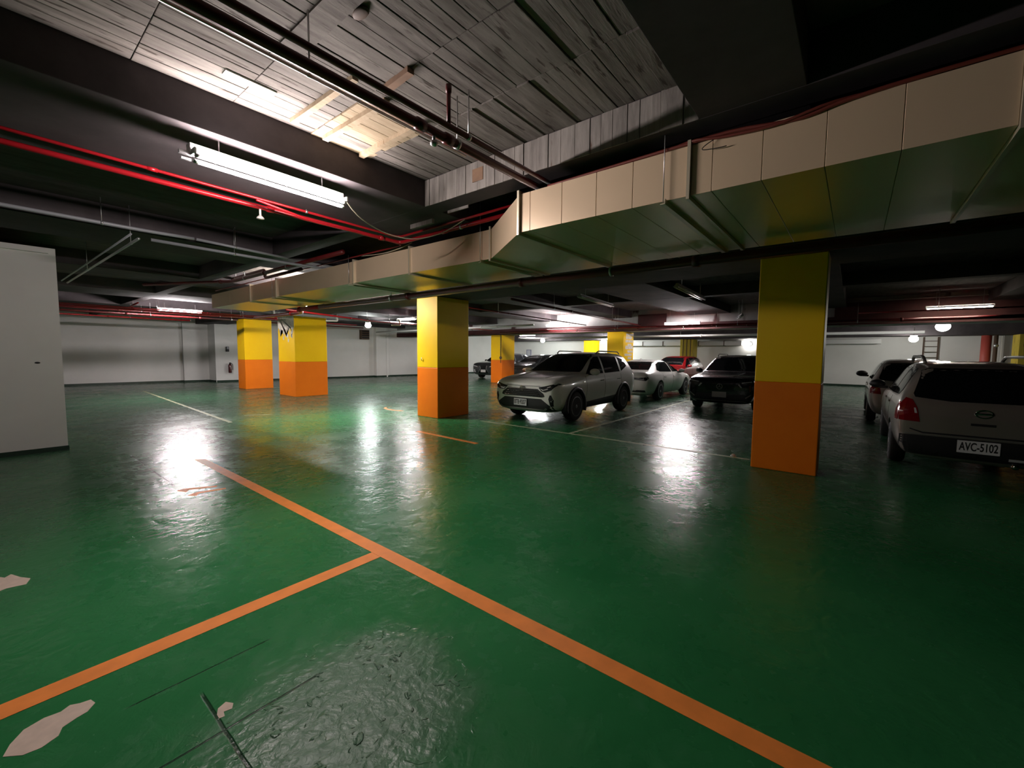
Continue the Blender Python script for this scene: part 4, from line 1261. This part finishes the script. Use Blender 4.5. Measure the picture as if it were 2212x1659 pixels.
dk.arches('black_paint', 0.395, 0.44, 0.82, 0.95)
dk.strip('hood_crease', 'black_paint', 'z+', [(2.05, .32), (1.1, .45)], 0.03, t=0.008)
dk.strip('hood_crease', 'black_paint', 'z+', [(2.05, -.32), (1.1, -.45)], 0.03, t=0.008)

# ---- silver van (rear view)
VAN = [(2.20, .32, .66, .72, .55, .60, .57, .45), (2.14, .24, .78, .84, .66, .73, .70, .55), (1.92, .20, .88, .95, .72, .80, .76, .62), (1.45, .19, .95, 1.04, .76, .845, .80, .65), (1.22, .19, .965, 1.09, .76, .845, .80, .64),
       (1.12, .19, .97, 1.14, .76, .845, .80, .63), (.78, .19, .98, 1.33, .76, .845, .80, .60), (.38, .19, .985, 1.50, .76, .845, .80, .56), (.08, .19, .99, 1.55, .76, .845, .80, .55), (-.60, .19, 1.0, 1.575, .76, .845, .80, .55),
       (-1.40, .20, 1.01, 1.56, .76, .845, .80, .55), (-1.86, .21, 1.02, 1.515, .75, .84, .79, .55), (-2.00, .22, 1.02, 1.40, .75, .835, .785, .57), (-2.11, .24, 1.015, 1.16, .74, .825, .775, .63), (-2.16, .28, .98, 1.05, .73, .81, .76, .64),
       (-2.20, .32, .90, .97, .71, .79, .74, .62), (-2.215, .38, .82, .88, .68, .74, .70, .58)]
def van_glass(c):
    c.decal('windscreen', 'glass', 'x+', [(-.62, 1.13), (.62, 1.13), (.53, 1.48), (-.53, 1.48)], res=0.09)
    c.decal('rear_window', 'glass', 'x-', [(-.64, 1.075), (-.30, 1.035), (.30, 1.035), (.64, 1.075), (.655, 1.12), (.565, 1.43), (.50, 1.465), (-.50, 1.465), (-.565, 1.43), (-.655, 1.12)], res=0.07)
    c.sides('side_window', 'glass', [(.98, 1.035), (.12, 1.035), (.10, 1.46), (.30, 1.43), (.62, 1.26)], res=0.08)
    c.sides('side_window', 'glass', [(.04, 1.035), (-.82, 1.045), (-.84, 1.47), (.02, 1.47)], res=0.08)
    c.sides('side_window', 'glass', [(-.90, 1.05), (-1.62, 1.07), (-1.70, 1.14), (-1.60, 1.40), (-1.45, 1.455), (-.92, 1.47)], res=0.08)
    for x in (1.0, .08, -.86):
        for ax in ('y+', 'y-'):
            c.strip('door_gap', 'black_plastic', ax, [(x + 0.02, 1.0), (x, 0.75), (x + 0.02, 0.36)], 0.010, t=0.0015, res=0.1)
van = Car('station_wagon', 'silver wagon at the right seen from behind, its tailgate and number plate in shadow', 'car', VAN, (1.42, -1.22), 0.31, 'silver_paint', (10.13, -1.31, 0), 0, 0.83)
van.put_wheels('alloy', 6, 0.185, 0.66)
van_glass(van)
van.both('tail_lamp', 'tail_red', 'x-', [(.585, .745), (.79, .755), (.795, .86), (.765, 1.0), (.725, 1.06), (.665, 1.04), (.615, .93)], t=0.008)
van.both('lamp_strip', 'lens_clear', 'x-', [(.615, .86), (.64, .86), (.65, .93), (.632, .93)], t=0.012)
van.sides('tail_lamp_wrap', 'tail_red', [(-2.16, .755), (-2.0, .765), (-2.03, .90), (-2.08, 1.0), (-2.15, .98)], t=0.006)
van.decal('bumper_lower', 'black_plastic', 'x-', [(-.74, .30), (.74, .30), (.775, .42), (.775, .565), (.45, .565), (-.45, .565), (-.775, .565), (-.775, .42)], t=0.006)
van.decal('tailgate_gap', 'black_plastic', 'x-', [(-.68, .655), (-.55, .615), (.55, .615), (.68, .655), (.68, .64), (.55, .595), (-.55, .595), (-.68, .64)], t=0.004)
van.decal('bumper_strip', 'satin', 'x-', [(-.72, .575), (.72, .575), (.72, .59), (-.72, .59)], t=0.012)
h, _, _ = van.cast('x-', 0, 0.46)
van.plate(h.x - 0.014, 0.47, 'AVC-5102', -1, 0.38, 0.16, 0.03)
h, _, _ = van.cast('x-', 0, 0.90)
bm = bmesh.new()
ring_mesh(bm, 0, 0.90, 0.075, 0.05, 0.014, h.x - 0.014, 0.012)
bx(bm, h.x - 0.014, h.x - 0.002, -0.085, 0.085, 0.888, 0.912, 0.003)
obj('emblem', bm, 'chrome', van.root, True)
van.decal('tailgate_handle', 'black_plastic', 'x-', [(-.11, .745), (.11, .745), (.11, .775), (-.11, .775)], t=0.004)
van.mirrors(.98, .84, 1.09, 'black_plastic', sc=1.1)
van.handles((0.22, -0.72), 0.90, 'silver_paint')
for s_ in (1, -1):
    pipe('roof_rail', 'satin', [(.05, s_ * .52, 1.55), (-.1, s_ * .525, 1.625), (-1.35, s_ * .525, 1.63), (-1.62, s_ * .52, 1.54)], 0.022, van.root, 8, 0.12)
van.decal('reflector', 'lens_clear', 'x-', [(-.40, .335), (-.24, .335), (-.24, .365), (-.40, .365)], t=0.010)
obj('exhaust_tip', tube(bmesh.new(), [(-2.22, -.30, .27), (-2.0, -.30, .27)], 0.035, 14), 'chrome', van.root, True)
box('rear_wiper', 'black_plastic', (-2.135, -2.125, -0.02, 0.40, 1.10, 1.115), van.root)
box('seat_headrest', 'black', (-1.3, -1.2, -0.2, 0.1, 1.0, 1.2), van.root, 0.03)

# ---- silver hatchback beyond the van
hb = Car('hatchback_car', 'second silver car parked nose to tail beyond the wagon, its mirror sticking out', 'car', VAN, (1.42, -1.22), 0.31, 'silver_paint', (15.35, -1.12, 0), 0, 0.83)
hb.put_wheels('alloy', 6, 0.185, 0.66)
van_glass(hb)
hb.both('tail_lamp', 'tail_red', 'x-', [(.60, .74), (.795, .755), (.80, .86), (.74, 1.0), (.655, 1.035), (.63, .90)], t=0.008)
hb.mirrors(.98, .84, 1.12, 'black_plastic', sc=1.2)
hb.handles((0.22, -0.72), 0.90, 'silver_paint')

# ---- far cars
fc = Car('crossover_car', 'dark grey car with a chrome grille between the two yellow columns', 'car', DK, (1.36, -1.33), 0.35, 'grey_paint', (22.05, 18.45, 0), pi + 0.10, 0.93)
fc.put_wheels('alloy', 5, 0.22, 0.68)
suv_glass(fc)
gr = fc.decal('grille', 'gloss_black', 'x+', [(-.26, .82), (.26, .82), (.20, .66), (.40, .36), (-.40, .36), (-.20, .66)], t=0.004)
fc.strip('grille_frame', 'chrome', 'x+', [(-.27, .83), (-.22, .66), (-.42, .35)], 0.03, t=0.010)
fc.strip('grille_frame', 'chrome', 'x+', [(.27, .83), (.22, .66), (.42, .35)], 0.03, t=0.010)
fc.decal('grille_frame', 'chrome', 'x+', [(-.6, .345), (.6, .345), (.6, .32), (-.6, .32)], t=0.010)
fc.both('headlamp', 'lens_clear', 'x+', [(.46, .74), (.80, .80), (.80, .86), (.50, .80)])
fc.both('fog_recess', 'lens_clear', 'x+', [(.60, .40), (.74, .42), (.76, .60), (.66, .58)], t=0.005)
h, _, _ = fc.cast('x+', 0, 0.5)
fc.plate(h.x + 0.02, 0.50, None, 1)
fc.mirrors(.62, .92, 1.13, 'grey_paint')
bh = Car('hatchback_car', 'dark grey car whose roof shows behind the white SUV hood', 'car', VAN, (1.42, -1.22), 0.31, 'grey_paint', (22.0, 15.55, 0), pi, 0.83)
bh.put_wheels('alloy', 6, 0.185, 0.66)
van_glass(bh)
bh.both('headlamp', 'lens_clear', 'x+', [(.40, .66), (.72, .72), (.72, .82), (.44, .74)])
bh.mirrors(.98, .84, 1.09, 'grey_paint')
rc = Car('hatchback_car', 'red car peeking out behind the white sedan roof', 'car', VAN, (1.42, -1.22), 0.31, 'red_paint', (22.4, 7.15, 0), pi, 0.83)
rc.put_wheels('alloy', 6, 0.185, 0.66)
van_glass(rc)
rc.both('headlamp', 'lens_clear', 'x+', [(.40, .66), (.72, .72), (.72, .82), (.44, .74)])
rc.mirrors(.98, .84, 1.09, 'red_paint')
